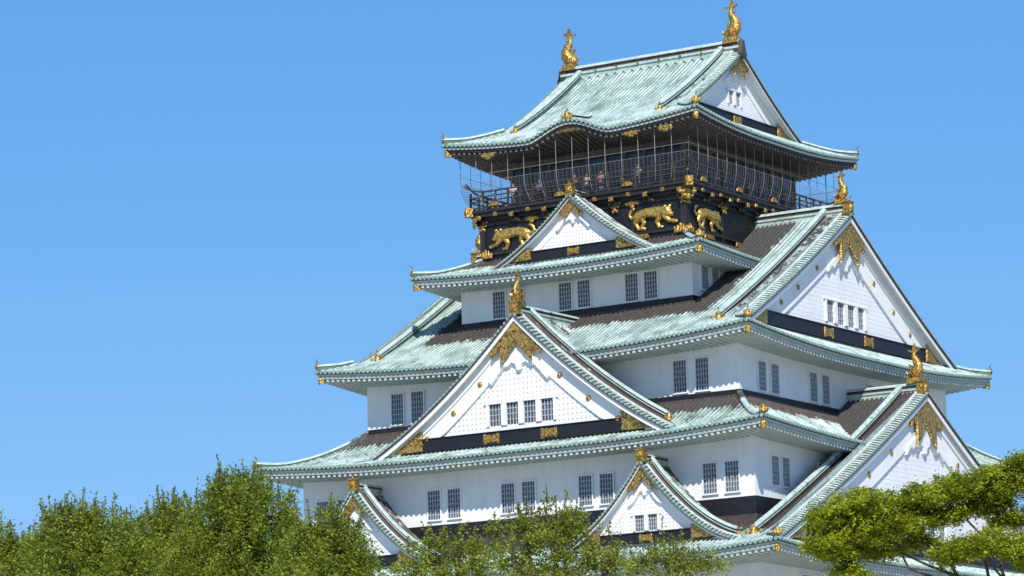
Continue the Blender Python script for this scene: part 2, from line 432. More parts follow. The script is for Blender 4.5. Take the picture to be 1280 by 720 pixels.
roof4 = build_roof('4'); roof3 = build_roof('3'); roof2 = build_roof('2'); roof1 = build_roof('1')

# ------------------------------------------------------------------ ridges
def ridge(path, parent, lat=None, s=1.0, studs=True, name='ridge', shel=0.):
    m = MB(); h0 = -.25
    m.mi = 1; m.sweep(path, [(-.20*s, h0), (.20*s, h0), (.20*s, .20*s), (-.20*s, .20*s)], lat)
    m.mi = 0; up = lambda z: [q+Vector((0, 0, z)) for q in path]
    m.sweep(up(.203*s), [(-.27*s, 0), (.27*s, 0), (.27*s, .13*s), (-.27*s, .13*s)], lat)
    m.mi = 2; m.sweep(up(.336*s), [(-.19*s, 0), (.19*s, 0), (.19*s, .20*s), (-.19*s, .20*s)], lat)
    m.mi = 0; m.sweep(up(.539*s), [(-.28*s, 0), (.28*s, 0), (.26*s, .08*s), (.12*s, .19*s), (-.12*s, .19*s), (-.26*s, .08*s)], lat)
    m.at['sheltered_or_shaded'] = [shel]*len(m.v); m.at['pan'] = [0.]*len(m.v)
    o = m.build(name, ['patina_cap', 'patina', 'brown'], parent)
    return o
def boxorn(side, wq, u, zb, s, parent, name='ridge_end_ornament'):
    m = MB()
    side.box(m, u-.36*s, u+.36*s, wq-.5*s, wq, zb, zb+.75*s)
    side.box(m, u-.44*s, u+.44*s, wq-.55*s, wq+.04, zb+.752*s, zb+.86*s)
    side.box(m, u-.44*s, u+.44*s, wq-.55*s, wq+.04, zb-.11*s, zb-.002)
    relief(m, side, wq+.01, [(u, zb+.38*s, u, zb+.38*s, .25*s, .25*s), (u-.2*s, zb+.15*s, u+.2*s, zb+.15*s, .08*s, .08*s)], .05, .12)
    m.tube([side.P(u, wq-.1, zb+.86*s), side.P(u, wq-.05, zb+1.1*s), side.P(u, wq+.1*s, zb+1.25*s)], [.07*s, .05*s, .02], 6)
    m.build(name, 'gold', parent)
def demon(side, w, u, zb, s, parent, name='ridge_end_ornament'):
    """winged gilded end tile standing on the slope"""
    m = MB(); m.mi = 0
    sh = [(u-.25*s, zb+.15*s, u+.25*s, zb+.15*s, .2*s, .2*s), (u, zb+.2*s, u, zb+.6*s, .26*s, .16*s),
          (u-.3*s, zb+.2*s, u-.52*s, zb+.45*s, .12*s, .05*s), (u+.3*s, zb+.2*s, u+.52*s, zb+.45*s, .12*s, .05*s),
          (u-.3*s, zb+.05*s, u-.55*s, zb+.05*s, .1*s, .06*s), (u+.3*s, zb+.05*s, u+.55*s, zb+.05*s, .1*s, .06*s)]
    relief(m, side, w, sh, .05, .2*s)
    side.box(m, u-.25*s, u+.25*s, w-.25*s, w, zb-.1, zb+.6*s)
    m.mi = 1; m.tube([side.P(u, w-.2*s, zb+.55*s), side.P(u, w-.15*s, zb+.85*s), side.P(u, w+.05*s, zb+1.1*s)], [.08*s, .06*s, .02], 6)
    m.build(name, ['gold', 'brown'], parent)

# ------------------------------------------------------------------ golden fish
def fish(base, inward, s, parent_label):
    """leaping fish: head down on the ridge, tail up; inward = horizontal unit vector"""
    t = Vector(inward); lat = Vector((-t.y, t.x, 0)); m = MB()
    def Q(a, b, c): return base + t*(a*s)+lat*(b*s)+Vector((0, 0, c*s))
    spine = [(.46, .22, .20), (.30, .28, .32), (.0, .38, .40), (-.16, .60, .38), (-.20, .90, .32), (-.08, 1.17, .26), (.06, 1.40, .19), (.10, 1.6, .13), (.06, 1.78, .09)]
    n = len(spine); base_i = len(m.v); seg = 10
    for i, (a, z, r) in enumerate(spine):
        a2, z2, _ = spine[min(i+1, n-1)]; a1, z1, _ = spine[max(i-1, 0)]
        tx, tz = a2-a1, z2-z1; L = math.hypot(tx, tz); nx, nz = -tz/L, tx/L
        for j in range(seg):
            an = 2*math.pi*j/seg; m.vert(Q(a+nx*r*math.cos(an), r*.78*math.sin(an), z+nz*r*math.cos(an)))
    for i in range(n-1):
        for j in range(seg):
            p = base_i+i*seg+j; q = base_i+i*seg+(j+1) % seg; m.face(p, q, q+seg, p+seg)
    m.face(*[base_i+j for j in range(seg)]); m.face(*[base_i+(n-1)*seg+j for j in range(seg)])
    def plate(pts, th, off=0.):
        b = len(m.v)
        for k in (-1, 1):
            for (a, z) in pts: m.vert(Q(a, off+k*th, z))
        L = len(pts)
        m.face(*[b+i for i in range(L)]); m.face(*[b+L+i for i in range(L)][::-1])
        for i in range(L): m.face(b+i, b+(i+1) % L, b+L+(i+1) % L, b+L+i)
    plate([(-.04, 1.66), (.06, 1.66), (.22, 1.78), (.42, 1.80), (.50, 1.92), (.30, 1.92), (.16, 1.90), (.14, 2.02), (.10, 2.22), (0, 2.34), (-.06, 2.12), (-.12, 2.0), (-.30, 2.05), (-.36, 1.94), (-.2, 1.84)], .05)
    for (a, z, dx, dz) in ((-.40, .45, -.22, .12), (-.42, .68, -.2, .16), (-.38, .92, -.2, .18), (-.24, 1.18, -.16, .18), (-.12, 1.42, -.14, .16)):
        plate([(a+.14, z-.1), (a+dx, z+dz), (a+.12, z+.12)], .035)
    plate([(.18, .62), (.42, .86), (.5, 1.05), (.3, .98), (.08, .86)], .03)
    for k in (-1, 1):   # pectoral fins, eyes, jaw
        b = [Q(.1, k*.2, .3), Q(-.05, k*.62, .42), Q(.0, k*.66, .62), Q(.1, k*.5, .60), Q(.12, k*.2, .5)]
        c = [p+Vector((0, 0, .05*s))-t*(.05*s) for p in b]; i0 = len(m.v)
        for p in b+c: m.vert(p)
        m.face(i0, i0+1, i0+2, i0+3, i0+4); m.face(i0+9, i0+8, i0+7, i0+6, i0+5)
        for i in range(5): m.face(i0+i, i0+(i+1) % 5, i0+5+(i+1) % 5, i0+5+i)
        m.tube([Q(.30, k*.18, .44), Q(.30, k*.27, .46)], .06*s, 6)
    m.tube([Q(.5, 0, .34), Q(.62, 0, .44), Q(.66, 0, .56)], [.1*s, .08*s, .03*s], 6)
    m.hexa([Q(-.42, -.36, -.28), Q(.55, -.36, -.28), Q(.55, .36, -.28), Q(-.42, .36, -.28), Q(-.34, -.28, .10), Q(.48, -.28, .10), Q(.48, .28, .10), Q(-.34, .28, .10)])
    m.build('roof_fish', 'gold', castle, label=parent_label, smooth=False)

# ------------------------------------------------------------------ gables
def gable(side, zf, umax, wv, wg, band, wins, bw, host, sc=1.0, studs=(), pitch=.30, fitu=(), kud=None,
          chidori=None, orn='box', shel=.0, vstart=None, winz=None, fr=.8, label=None):
    """zf(u): roof surface height along the gable; returns the gable part"""
    zb0, zb1 = band; r_is_top = host is r5
    # wall with border
    wall = MB()
    def ulim(z, off):   # half width where zf(u)-off = z
        lo, hi = 0., umax
        if zf(0)-off < z: return 0.
        for _ in range(30):
            md = (lo+hi)/2
            if zf(md)-off > z: lo = md
            else: hi = md
        return lo
    uw = ulim(zb1, .15)
    ns = 28
    def slab(mb, w0, w1, top, bot, ua, ub, n=ns):
        """solid between z=top(u) and bot(u)"""
        for i in range(n):
            a = ua+(ub-ua)*i/n; b = ua+(ub-ua)*(i+1)/n
            ta, tb, ba, bb = top(a), top(b), bot(a), bot(b)
            if ta <= ba+1e-3 and tb <= bb+1e-3: continue
            mb.hexa([side.P(a, w0, min(ba, ta)), side.P(b, w0, min(bb, tb)), side.P(b, w1, min(bb, tb)), side.P(a, w1, min(ba, ta)),
                     side.P(a, w0, ta), side.P(b, w0, tb), side.P(b, w1, tb), side.P(a, w1, ta)])
    slab(wall, wg-.3, wg, lambda u: max(zf(u)-.15, zb0-.6), lambda u: zb0-.6, -uw-.6, uw+.6)
    g = wall.build('gable', 'lattice_back', castle, label=label)
    # lattice
    lat = MB(); off = bw; th = .09; bar = pitch*.75
    if wins: wu0, wu1, wz0, wz1 = -wins[1], wins[1], wins[2], wins[3]
    else: wu0 = wu1 = 0; wz0, wz1 = 1, 0
    n = int(ulim(zb1, off)/pitch)
    for i in range(-n, n+1):
        u = i*pitch; t = zf(u)-off+.12
        if t < zb1: continue
        segs = [(zb1, t)]
        if wins and wu0-.02 < u < wu1+.02: segs = [(wz1, t)]+([(zb1, wz0)] if wz0-zb1 > .1 else [])
        for z0_, z1_ in segs:
            if z1_ > z0_: side.box(lat, u-bar/2, u+bar/2, wg, wg+th, z0_, z1_)
    z = zb1+pitch*.5
    while z < zf(0)-off:
        ul = ulim(z, off)+.05
        segs = [(-ul, ul)]
        if wins and wz0-.05 < z < wz1+.05: segs = [(-ul, wu0-.05), (wu1+.05, ul)]
        for a_, b_ in segs:
            if b_ > a_: side.box(lat, a_, b_, wg, wg+th+.004, z-bar/2, z+bar/2)
        z += pitch
    lat.build('lattice', 'plaster', g)
    # border band, bargeboards
    brd = MB()
    slab(brd, wg, wg+.24*sc, lambda u: zf(u)-.16, lambda u: max(zf(u)-bw, zb1), -ulim(zb1, .2), ulim(zb1, .2), 40)
    us_ = ulim(zb1, .9*sc)+.6
    slab(brd, wg+.24*sc, wg+.34*sc, lambda u: zf(u)-.16, lambda u: max(zf(u)-.95*sc, zb0-.2), -umax+.5, umax-.5, 44)
    brd.build('gable_border', 'plaster', g)
    bb = MB(); bb.mi = 0
    slab(bb, wv-.16, wv-.06, lambda u: zf(u)-.17, lambda u: zf(u)-.50*sc, -umax+.1, umax-.1, 44)
    bb.mi = 1
    slab(bb, wg+.2, wv-.162, lambda u: zf(u)-.14, lambda u: zf(u)-.24, -umax+.1, umax-.1, 44)
    bb.build('bargeboard', ['plaster', 'plaster'], g)
    # pendant relief in plaster (stepped diamond under the gold crest)
    zc = zf(0)-bw-.35*sc
    pd = MB()
    def cutp(U_, Z_):
        au = np.abs(U_)/sc; zz = (Z_-zc)/sc; wav = .10*np.sin(au*8+zz*5)
        dia = (au/1.0+np.abs(zz+.1)/1.15) < 1+wav
        zi = (np.vectorize(lambda q: zf(abs(float(q))))(U_)-bw-Z_)/sc
        wing = (au < 2.6) & (zi > -.2) & (zi < .42-.09*au+wav*1.3)
        return dia | wing
    relief(pd, side, wg+.08, [(0, zc, 0, zc, 3*sc, 3*sc)], .06*max(sc, .6), .13+.12*sc, cut=cutp, puff=False)
    pd.build('carved_panel', 'plaster', g)
    # dark base band and fittings
    bd = MB(); ub = min(umax-.3, ulim(zb0+.05, .15)); 
    slab(bd, wg-.3, wg+.30, lambda u: min(zb1, zf(u)-.2), lambda u: zb0, -ub, ub, 40)
    side.box(bd, -ulim(zb1, .5), ulim(zb1, .5), wg+.0, wg+.38, zb1, zb1+.05)
    bd.build('base_band', 'black', g)
    fs = min(.36, (zb1-zb0)*.42)
    for u in fitu:
        fit = MB(); zc2 = (zb0+zb1)/2; hw_ = fs*1.75
        def cutf(U_, Z_): 
            q = np.abs(U_-u)/hw_
            return (q < 1) & (np.abs(Z_-zc2) < fs*(.62+.38*q**2-.12*np.cos(q*12)))
        relief(fit, side, wg+.305, [(u, zc2, u, zc2, hw_*1.2, hw_*1.2)], .045, .05, cut=cutf, puff=False); fit.build('gilded_fitting', 'gold', g)
    for s_ in (-1, 1):   # gilded corner openwork at the feet
        ff = MB(); u1 = ulim(zb0+.1, .5*sc)+.15; L = fr*3.1*sc
        zfv = np.vectorize(lambda q: zf(abs(float(q))))
        def cuto(U_, Z_):
            au = np.abs(U_); e = .10*sc*np.abs(np.sin(Z_*9/sc))
            return (U_*s_ > 0) & (au > u1-L+e) & (Z_ < zfv(U_)-.56*sc) & (Z_ > zb0+.06) & (Z_ < zb0+1.5*sc)
        relief(ff, side, wg+.345*max(1, sc), [(s_*(u1-L/2), zb0+.6*sc, s_*(u1-L/2), zb0+.6*sc, L*.62, L*.62)], .06, .07, cut=cuto, puff=False)
        ff.build('corner_openwork', 'gold_fret', g)
    # gold crest: chevron with two hanging legs, scalloped edge
    cr = MB(); k = bw/2.1; za = zf(0)-.34*sc; big = [(0, za-1.6*k, 0, za-1.6*k, 2.6*k, 2.6*k)]
    zfv = np.vectorize(lambda q: zf(abs(float(q))))
    def cutc(U_, Z_):
        au = np.abs(U_); top = zfv(U_)-.40*sc
        sc_ = .09*k*np.abs(np.sin(au*7/k))
        inner = za-1.45*k-1.12*au - sc_
        outer = zfv(U_)-(1.55-.25*au/k)*k*.92 + sc_
        lo = np.where(au < 1.18*k, inner, outer)
        return (au < 1.95*k-sc_) & (Z_ < top) & (Z_ > lo)
    relief(cr, side, wv-.30, big, .055*max(.6, k), .10*max(.7, k), cut=cutc, puff=False); cr.build('gilded_crest', 'gold_fret', g)
    for (u, dz) in studs:
        for s_ in (-1, 1):
            st = MB(); z_ = zf(u)-dz; st.mi = 0
            relief(st, side, wg+.345*sc if dz < .95*sc else wg+.25*sc, [(s_*u+.10*sc*math.cos(a_*1.047), z_+.10*sc*math.sin(a_*1.047), s_*u, z_, .09*sc, .11*sc) for a_ in range(6)], .04, .1)
            st.build('gilded_stud', 'gold', g)
    # windows
    if wins:
        nw, hw, z0_, z1_ = wins; wd = 2*hw/(nw+(nw-1)*.42); gp = wd*.42
        for i in range(nw):
            a_ = -hw+i*(wd+gp); w = MB(); w.mi = 0
            side.box(w, a_, a_+wd, wg-.02, wg+.01, z0_, z1_)
            w.mi = 1
            for q in range(1, 4): side.box(w, a_+wd*q/4-.035, a_+wd*q/4+.035, wg+.02, wg+.07, z0_, z1_)
            for q in range(1, 4): side.box(w, a_, a_+wd, wg+.03, wg+.06, z0_+(z1_-z0_)*q/4-.03, z0_+(z1_-z0_)*q/4+.03)
            w.mi = 2
            for (e0, e1) in ((a_-gp*.5, a_), (a_+wd, a_+wd+gp*.5)): side.box(w, e0+.001, e1-.001, wg, wg+.20, z0_, z1_)
            w.build('gable_window', ['glass', 'grille', 'plaster'], g)
        w = MB(); side.box(w, -hw-gp, hw+gp, wg, wg+.22, z1_+.001, z1_+.09); w.build('lintel', 'plaster', g)
    # verge tiles, rolls
    u0 = umax if vstart is None else vstart
    vt = MB(); ve = MB(); wr = MB(); ve2 = MB(); dr = MB(); vq = 1.0 if sc > .9 else (.8 if sc > .61 else .62)
    for s_ in (-1, 1):
        # arc length sampling
        us = arr(0.02, u0, 80); acc = [0]
        for i in range(80): acc.append(acc[-1]+math.hypot(us[i+1]-us[i], zf(us[i+1])-zf(us[i])))
        tot = acc[-1]; nr = int(tot/(.34 if sc > .9 else .28)); pp = tot/nr
        def inv(l):
            l = max(0, min(tot, l)); 
            for i in range(80):
                if acc[i+1] >= l: return us[i]+(us[i+1]-us[i])*(l-acc[i])/(acc[i+1]-acc[i]+1e-9)
            return us[-1]
        cols = []
        for i in range(nr):
            for o, bh, pn in COLO: cols.append((inv((i+.5+o*(.8 if bh else .72 if abs(o) < .4 else 1))*pp), bh*.85, pn))
        cols.append((u0, 0, 1.))
        ws = [wv-.66*vq, wv-.44*vq, wv-.22*vq, wv]
        rollgrid(vt, cols, lambda u, j: side.P(s_*u, ws[j], zf(u)+.06-.03*j*j*.5), 4, lambda q: shel*.5, .8, 1.3)  # pans get painted brown as the shade between the cross tiles
        for i in range(nr):
            u = inv((i+.5)*pp); vt.mi = 1; discs(vt, side, [(s_*u, wv-.02, zf(u)-.02)], .12, .07); vt.mi = 0
        for k_, v_ in vt.at.items(): v_ += [.5 if k_ == 'tone' else 0.]*(len(vt.v)-len(v_))
        path = [side.P(s_*u, wv-1.28*vq, zf(u)+.16) for u in arr(0.0, u0, 40)]
        ve2.sweep(path, [(-.50*vq, -.2), (.50*vq, -.2), (.50*vq, .02), (-.50*vq, .02)], side.n)
        for dw in (1.02, 1.30, 1.58): dr.tube([side.P(s_*u, wv-dw*vq, zf(u)+.17) for u in arr(0.0, u0, 40)], .095*vq, 6)
        path = [side.P(s_*u, wv-.74*vq, zf(u)+.17) for u in arr(0.0, u0, 40)]
        wr.tube(path, .12*max(.75, vq), 8)
        path = [side.P(s_*u, wv-.04, zf(u)-.13) for u in arr(0.0, u0, 40)]
        ve2.sweep(path, [(-.05, -.03), (.10, -.03), (.10, .06), (-.05, .06)], side.n)
        if kud:
            ke, kw = kud[0], 2.02*vq
            pth = [side.P(s_*u, wv-kw, zf(u)+.02) for u in arr(0.25, ke, 36)]
            m = MB(); k_ = .8
            pth = [q+Vector((0, 0, .14*min(1, sc))) for q in pth]; m.mi = 1; m.sweep(pth, [(-.17, -.35), (.17, -.35), (.17, .26), (-.17, .26)], side.n)
            m.mi = 0; m.sweep([q+Vector((0, 0, .163+.10)) for q in pth], [(-.22, 0), (.22, 0), (.22, .07), (-.22, .07)], side.n)
            m.mi = 1; m.sweep([q+Vector((0, 0, .235+.10)) for q in pth], [(-.15, 0), (.15, 0), (.15, .12), (-.15, .12)], side.n)
            m.mi = 0; m.sweep([q+Vector((0, 0, .357+.10)) for q in pth], [(-.23, 0), (.23, 0), (.20, .09), (.08, .17), (-.08, .17), (-.20, .09)], side.n)
            m.at['sheltered_or_shaded'] = [shel*.5]*len(m.v); m.at['pan'] = [0.]*len(m.v)
            m.build('descending_ridge', ['patina_cap', 'patina_dark' if (side is LF or r_is_top) else 'brown'], g)
            # end ornament facing down the slope
            S2 = Side((side.n.x, side.n.y), (side.T.x*s_, side.T.y*s_))
            off_ = side.T.x*side.cu+side.T.y*side.cu
            wloc = ke + s_*side.cu
            demon(S2, wloc+.05, wv-kw, zf(ke)-.05, .95*max(.7, sc), g)
    for a_ in (vt,): pass
    vt.build('verge_tiles', ['patina', 'tile_end'], g)
    m_ = wr; m_.at['sheltered_or_shaded'] = [0.]*len(m_.v); m_.at['pan'] = [0.]*len(m_.v); m_.build('verge_roll', 'roll_white', g, smooth=True)
    ve2.build('verge_edge', 'patina_dark' if side is LF else 'brown', g); dr.at['sheltered_or_shaded'] = [max(shel+.22, .40)]*len(dr.v); dr.at['pan'] = [0.]*len(dr.v); dr.build('verge_roll', 'patina', g)
    if chidori:
        wb = chidori; m = MB(); cs, p = centres(wb, wv-.93); cols = []
        for c in cs:
            for o, bh, pn in COLO: cols.append((c+o*p, bh, pn))
        for s_ in (-1, 1):
            rollgrid(m, cols, lambda w, j: side.P(s_*umax*(1-j/14), w, zf(umax*(1-j/14))), 15, lambda q: shel)
        m.build('gable_roof', 'patina', g)
        # plaster underside so the overhang is closed
    return g

def Fz(r): return lambda u: Zr(r, (r['b']-abs(u))*r['K'], 99)
# top roof gables
for side, lb in ((RT, None), (LF, None)):
    f = Fz(r5)
    g = gable(side, f, r5['b']-(r5['a']-r5['g'][1])-.1, 7.45, 6.55, (33.3, 34.02), (2, .85, 34.75, 35.75), 1.25, r5, sc=.62, studs=(), pitch=.24, fitu=(0.,), kud=(8.9, 1.5), orn='fish', fr=1.0)
m = ridge([FR.P(u, 0, Zr(r5, r5['b'], 99)-.02) for u in arr(-7.35, 7.35, 10)], roof5, lat=Vector((0, 1, 0)), s=1.25)
# row of round tile ends under the main ridge
row = MB()
for s_ in (FR, BK):
    cs, p = centres(-6.4, 6.4)
    for c in cs[::2]: discs(row, s_, [(c, .42, Zr(r5, r5['b']-.42, 99)+.10)], .10, .12)
row.build('ridge_tile_end', 'patina_dark', roof5)
for k in range(8):
    for s_ in (FR, BK): st = MB(); discs(st, s_, [(-6.1+12.2*k/7, .33, Zr(r5, r5['b'], 99)+.30)], .09, .06); st.build('ridge_stud', 'gold', roof5)
for sx, lb in ((-1, 'golden fish at the far left end of the topmost ridge'), (1, 'golden fish above the topmost gable')):
    fish(Vector((sx*6.75, 0, 39.5)), (-sx, 0, 0), 1.22, lb)
for sd in (RT, LF):
    m = MB(); relief(m, sd, 7.38, [(0, 38.4, 0, 39.1, .42, .3), (-.35, 38.35, .35, 38.35, .25, .25)], .06, .2); sd.box(m, -.33, .33, 6.9, 7.38, 38.3, 39.3)
    m.build('ridge_end_tile', 'brown', roof5)
# karahafu ridge
def zk(w): return Zr(r5, (r5['b']-w), 10, 0.)
pth = [FR.P(0, w, zk(w)+.05) for w in arr(11.45, 8.4, 12)]
ridge(pth, roof5, lat=Vector((1, 0, 0)), s=.62, name='curved_gable_ridge')
demon(FR, 11.5, 0, zk(11.5)+.05, .8, roof5)
m = MB(); relief(m, FR, 11.18, [(-1.2, 32.15, 1.2, 32.15, .17, .17), (-.5, 32.2, .5, 32.2, .26, .26)], .06, .08)
m.build('eave_fitting', 'gold_fret', roof5)
for u in (-6.6, 4.9, 7.6): m = MB(); relief(m, FR, 11.3, [(u-.4, 31.2, u+.4, 31.2, .13, .13), (u, 31.1, u, 31.25, .2, .1)], .06, .06); m.build('eave_fitting', 'gold_fret', roof5)

# R3 gables
for side, lb in ((RT, None), (LF, None)):
    f = Fz(r3)
    gable(side, f, r3['b']-(r3['a']-r3['g'][1])-.1, 15.45, 14.55, (17.08, 17.95), (4, 2.75, 18.3, 19.8), 2.35, r3, sc=1.0, studs=((4.1, 1.55), (6.9, 1.5), (9.3, 1.4)), pitch=.31,
          fitu=(-2.9, 2.9), kud=(15.3, 1.6), shel=.30)
rz3 = Zr(r3, r3['b'], 99)
ridge([FR.P(u, 0, rz3) for u in arr(7.9, 15.3, 8)], roof3, lat=Vector((0, 1, 0)), s=1.1, shel=.25)
ridge([FR.P(u, 0, rz3) for u in arr(-7.9, -15.3, 8)], roof3, lat=Vector((0, 1, 0)), s=1.1, shel=.25)
for sx in (-1, 1):
    sd = RT if sx > 0 else LF
    fish(Vector((sx*14.75, 0, rz3+1.0)), (-sx, 0, 0), .9, 'golden fish on the ridge of the great right hand gable below the balcony' if sx > 0 else None)
    boxorn(sd, 15.42, 0, rz3+.1, .95, roof3)
# R1 gables
for side in (RT, LF):
    f = Fz(r1)
    gable(side, f, r1['b']-(r1['a']-r1['g'][1])-.1, 20.6, 19.88, (2.15, 3.2), (4, 2.9, 3.6, 5.2), 2.5, r1, sc=1.05, studs=((4.9, 1.6), (8.2, 1.5), (11.4, 1.5)), pitch=.31,
          fitu=(-7, -2.4, 2.4, 7), kud=(21.0, 1.6), shel=.62)
rz1 = Zr(r1, r1['b'], 99)
for sx in (-1, 1):
    sd = RT if sx > 0 else LF
    ridge([FR.P(sx*u, 0, rz1) for u in arr(14.6, 20.3, 8)], roof1, lat=Vector((0, 1, 0)), s=1.0, shel=.2)
    fish(Vector((sx*19.75, 0, rz1+.95)), (-sx, 0, 0), 1.05, 'golden fish on the ridge of the lowest right hand gable' if sx > 0 else None)
    boxorn(sd, 20.46, 0, rz1-.05, 1.05, roof1)
# front gable on R2
def chid(za, zf_, hw, c=.14): return lambda u: zf_+(za-zf_)*((1-c)*(1-abs(u)/hw)+c*(1-abs(u)/hw)**2)
SG = Side((1, 0), (0, -1), .35)
f = chid(18.42, 9.75, 11.5, .32)
gable(SG, f, 11.5, 19.5, 18.65, (9.95, 10.78), (4, 2.5, 11.2, 12.65), 2.15, r2, sc=1.0, studs=((3.1, 1.5), (5.25, 1.45), (7.4, 1.4)), pitch=.34, fitu=(-2.25, 2.2), kud=(10.4, 1.6), chidori=11.2, shel=.50)
ridge([SG.P(0, w, 18.42) for w in arr(19.4, 11.4, 8)], roof2, lat=Vector((1, 0, 0)), s=.9, shel=.3)
fish(Vector((.35, -18.8, 19.25)), (0, 1, 0), .92, 'golden fish on the peak of the wide front gable')
boxorn(SG, 19.46, 0, 18.42, .95, roof2)
# small gable on R4
SH = Side((1, 0), (0, -1), .55)
f = chid(27.35, 22.9, 6.4, .36)
gable(SH, f, 6.4, 12.45, 11.75, (23.25, 23.85), None, 1.05, r4, sc=.55, pitch=.26, fitu=(0.,), kud=None, chidori=9.8, shel=.45, fr=1.0)
ridge([SH.P(0, w, 27.35) for w in arr(12.4, 9.8, 5)], roof4, lat=Vector((1, 0, 0)), s=.6, shel=.5)
boxorn(SH, 12.42, 0, 27.45, .75, roof4)
# small gables on R1
for cu in (-11.1, 11.1):
    SQ = Side((1, 0), (0, -1), cu); f = chid(7.5, 2.05, 6.9, .72)
    gable(SQ, f, 6.9, 21.95, 21.2, (2.35, 3.0), (2, .82, 3.15, 4.15), 1.2, r1, sc=.6, pitch=.26, fitu=(0.,), kud=(6.2, 1.25), chidori=18.5, shel=.62, fr=1.0)
    ridge([SQ.P(0, w, 7.5) for w in arr(21.9, 18.5, 5)], roof1, lat=Vector((1, 0, 0)), s=.7, shel=.4)
    boxorn(SQ, 21.92, 0, 7.55, .85, roof1)

# ------------------------------------------------------------------ walls, windows
def wallbox(hx, hy, z0, z1, mat='plaster', dz=.0, dout=.06, name='wall'):
    m = MB(); m.box(-hx, hx, -hy, hy, z0, z1); w = m.build(name, mat, castle)
    if dz:
        m = MB(); m.box(-hx-dout, hx+dout, -hy-dout, hy+dout, z0-dz, z0-.004); m.build('base_band', 'black', w)
        m = MB(); m.box(-hx-.16, hx+.16, -hy-.16, hy+.16, z0-dz-1.6, z0-dz-.003); m.build('plinth_roofing', 'brown', w)
    return w
w4 = wallbox(9.19, 11.15, 19.66, 22.35, dz=.38)
w3 = wallbox(14.59, 14.98, 12.46, 15.6, dz=.34)
w2 = wallbox(17.48, 18.61, 5.06, 9.0, dz=1.15)
w1 = wallbox(18.7, 20.2, -4.6, 1.0, dz=1.0)
def window(side, w, u0, u1, z0, z1):
    m = MB(); side.box(m, u0, u1, w-.1, w+.012, z0, z1); o = m.build('window', 'glass', castle)
    m = MB(); nb = 5; wd = u1-u0
    for q in range(nb+1):
        u = u0+wd*q/nb; side.box(m, u-.042, u+.042, w+.03, w+.085, z0, z1)
    for q in range(0, 7):
        z = z0+(z1-z0)*q/6; side.box(m, u0, u1, w+.04, w+.072, z-.036, z+.036)
    m.build('grille', 'grille', o)
    m = MB(); t = .085
    side.box(m, u0-t, u0-.001, w+.002, w+.13, z0-t, z1+t); side.box(m, u1+.001, u1+t, w+.002, w+.13, z0-t, z1+t)
    side.box(m, u0, u1, w+.002, w+.13, z1+.001, z1+t); side.box(m, u0, u1, w+.002, w+.13, z0-t, z0-.001)
    m.build('frame', 'plaster', o)
def pair(side, w, c, z0, z1, wd=.98, gap=.62):
    window(side, w, c-gap/2-wd, c-gap/2, z0, z1); window(side, w, c+gap/2, c+gap/2+wd, z0, z1)
for c in (-15.0, -5.95, -.1, 5.85, 15.1): pair(FR, 18.61, c, 5.42, 7.35)
for c in (-15.35, 15.35, -9.0, 9.0): pair(RT, 17.48, c, 5.9, 7.75, .95, .45)
for c in (-11.2, 11.1): pair(FR, 14.98, c, 12.62, 14.72, .96, .7)
for c in (-11.2, -4.2, 4.2, 11.2): pair(RT, 14.59, c, 12.62, 14.55, 1.0, .72)
for c in (-5.3, .05, 5.3): pair(FR, 11.15, c, 19.76, 21.6, .98, .5)
for c in (-8.9, 8.9): pair(RT, 9.19, c, 20.2, 21.8, .95, .45)
for c in (-12.5, -4.2, 4.2, 12.5): pair(FR, 20.2, c, -1.4, .25)
for c in (-14.0, -4.5, 4.5, 14.): pair(RT, 18.7, c, -1.4, .2, 1.1, .5)

# stone base
m = MB(); prev = None
for i in range(9):
    t = i/8; k = 1+.0*t; off = 7.5*(1-t)**1.7
    ring = [m.vert((sx*(18.9+off), sy*(20.4+off), GZ+ (16.2)*t)) for sx, sy in ((-1,-1),(1,-1),(1,1),(-1,1))]
    if prev:
        for j in range(4): m.face(prev[j], prev[(j+1) % 4], ring[(j+1) % 4], ring[j])
    prev = ring
m.face(*prev)
mm, nt, b = newmat('stacked granite'); MT['base_stone'] = mm
vo = N(nt, 'ShaderNodeTexVoronoi'); vo.feature = 'DISTANCE_TO_EDGE'; vo.inputs['Scale'].default_value = .8
tc = N(nt, 'ShaderNodeTexCoord'); nt.links.new(tc.outputs['Object'], vo.inputs[0])
c = ramp(nt, vo.outputs[0], [(.0, (.04, .04, .035)), (.06, (.30, .28, .25))]); c = mix(nt, mth(nt, 'MULTIPLY', noise(nt, .7), .7), c, (.16, .15, .13))
nt.links.new(c, b.inputs['Base Color']); b.inputs['Roughness'].default_value = .9; bump(nt, b, vo.outputs[0], .3)
m.build('stone_base', 'base_stone', castle)

# ------------------------------------------------------------------ black storey with tigers
BX, BY = 8.05, 9.85
m = MB(); m.box(-BX, BX, -BY, BY, 23.2, 27.1); bw_ = m.build('black_wall', 'black', castle)
m = MB()
for side, A, W in ((FR, BX, BY), (RT, BY, BX), (LF, BY, BX), (BK, BX, BY)):
    side.box(m, -A-.12, A+.12, W, W+.13, 26.55, 26.80); side.box(m, -A-.12, A+.12, W, W+.13, 24.45, 24.62)
    side.box(m, -A-.10, A+.10, W, W+.11, 23.2, 23.9)
for sx in (-1, 1):
    for sy in (-1, 1): m.box(sx*BX-.2, sx*BX+.2, sy*BY-.2, sy*BY+.2, 23.2, 27.1)
for side, A, W in ((FR, BX, BY), (RT, BY, BX)):
    for k in range(1, 4): side.box(m, -A+2*A*k/4-.14, -A+2*A*k/4+.14, W, W+.10, 23.2, 27.05)
m.build('timber_frame', 'blackwood', bw_)
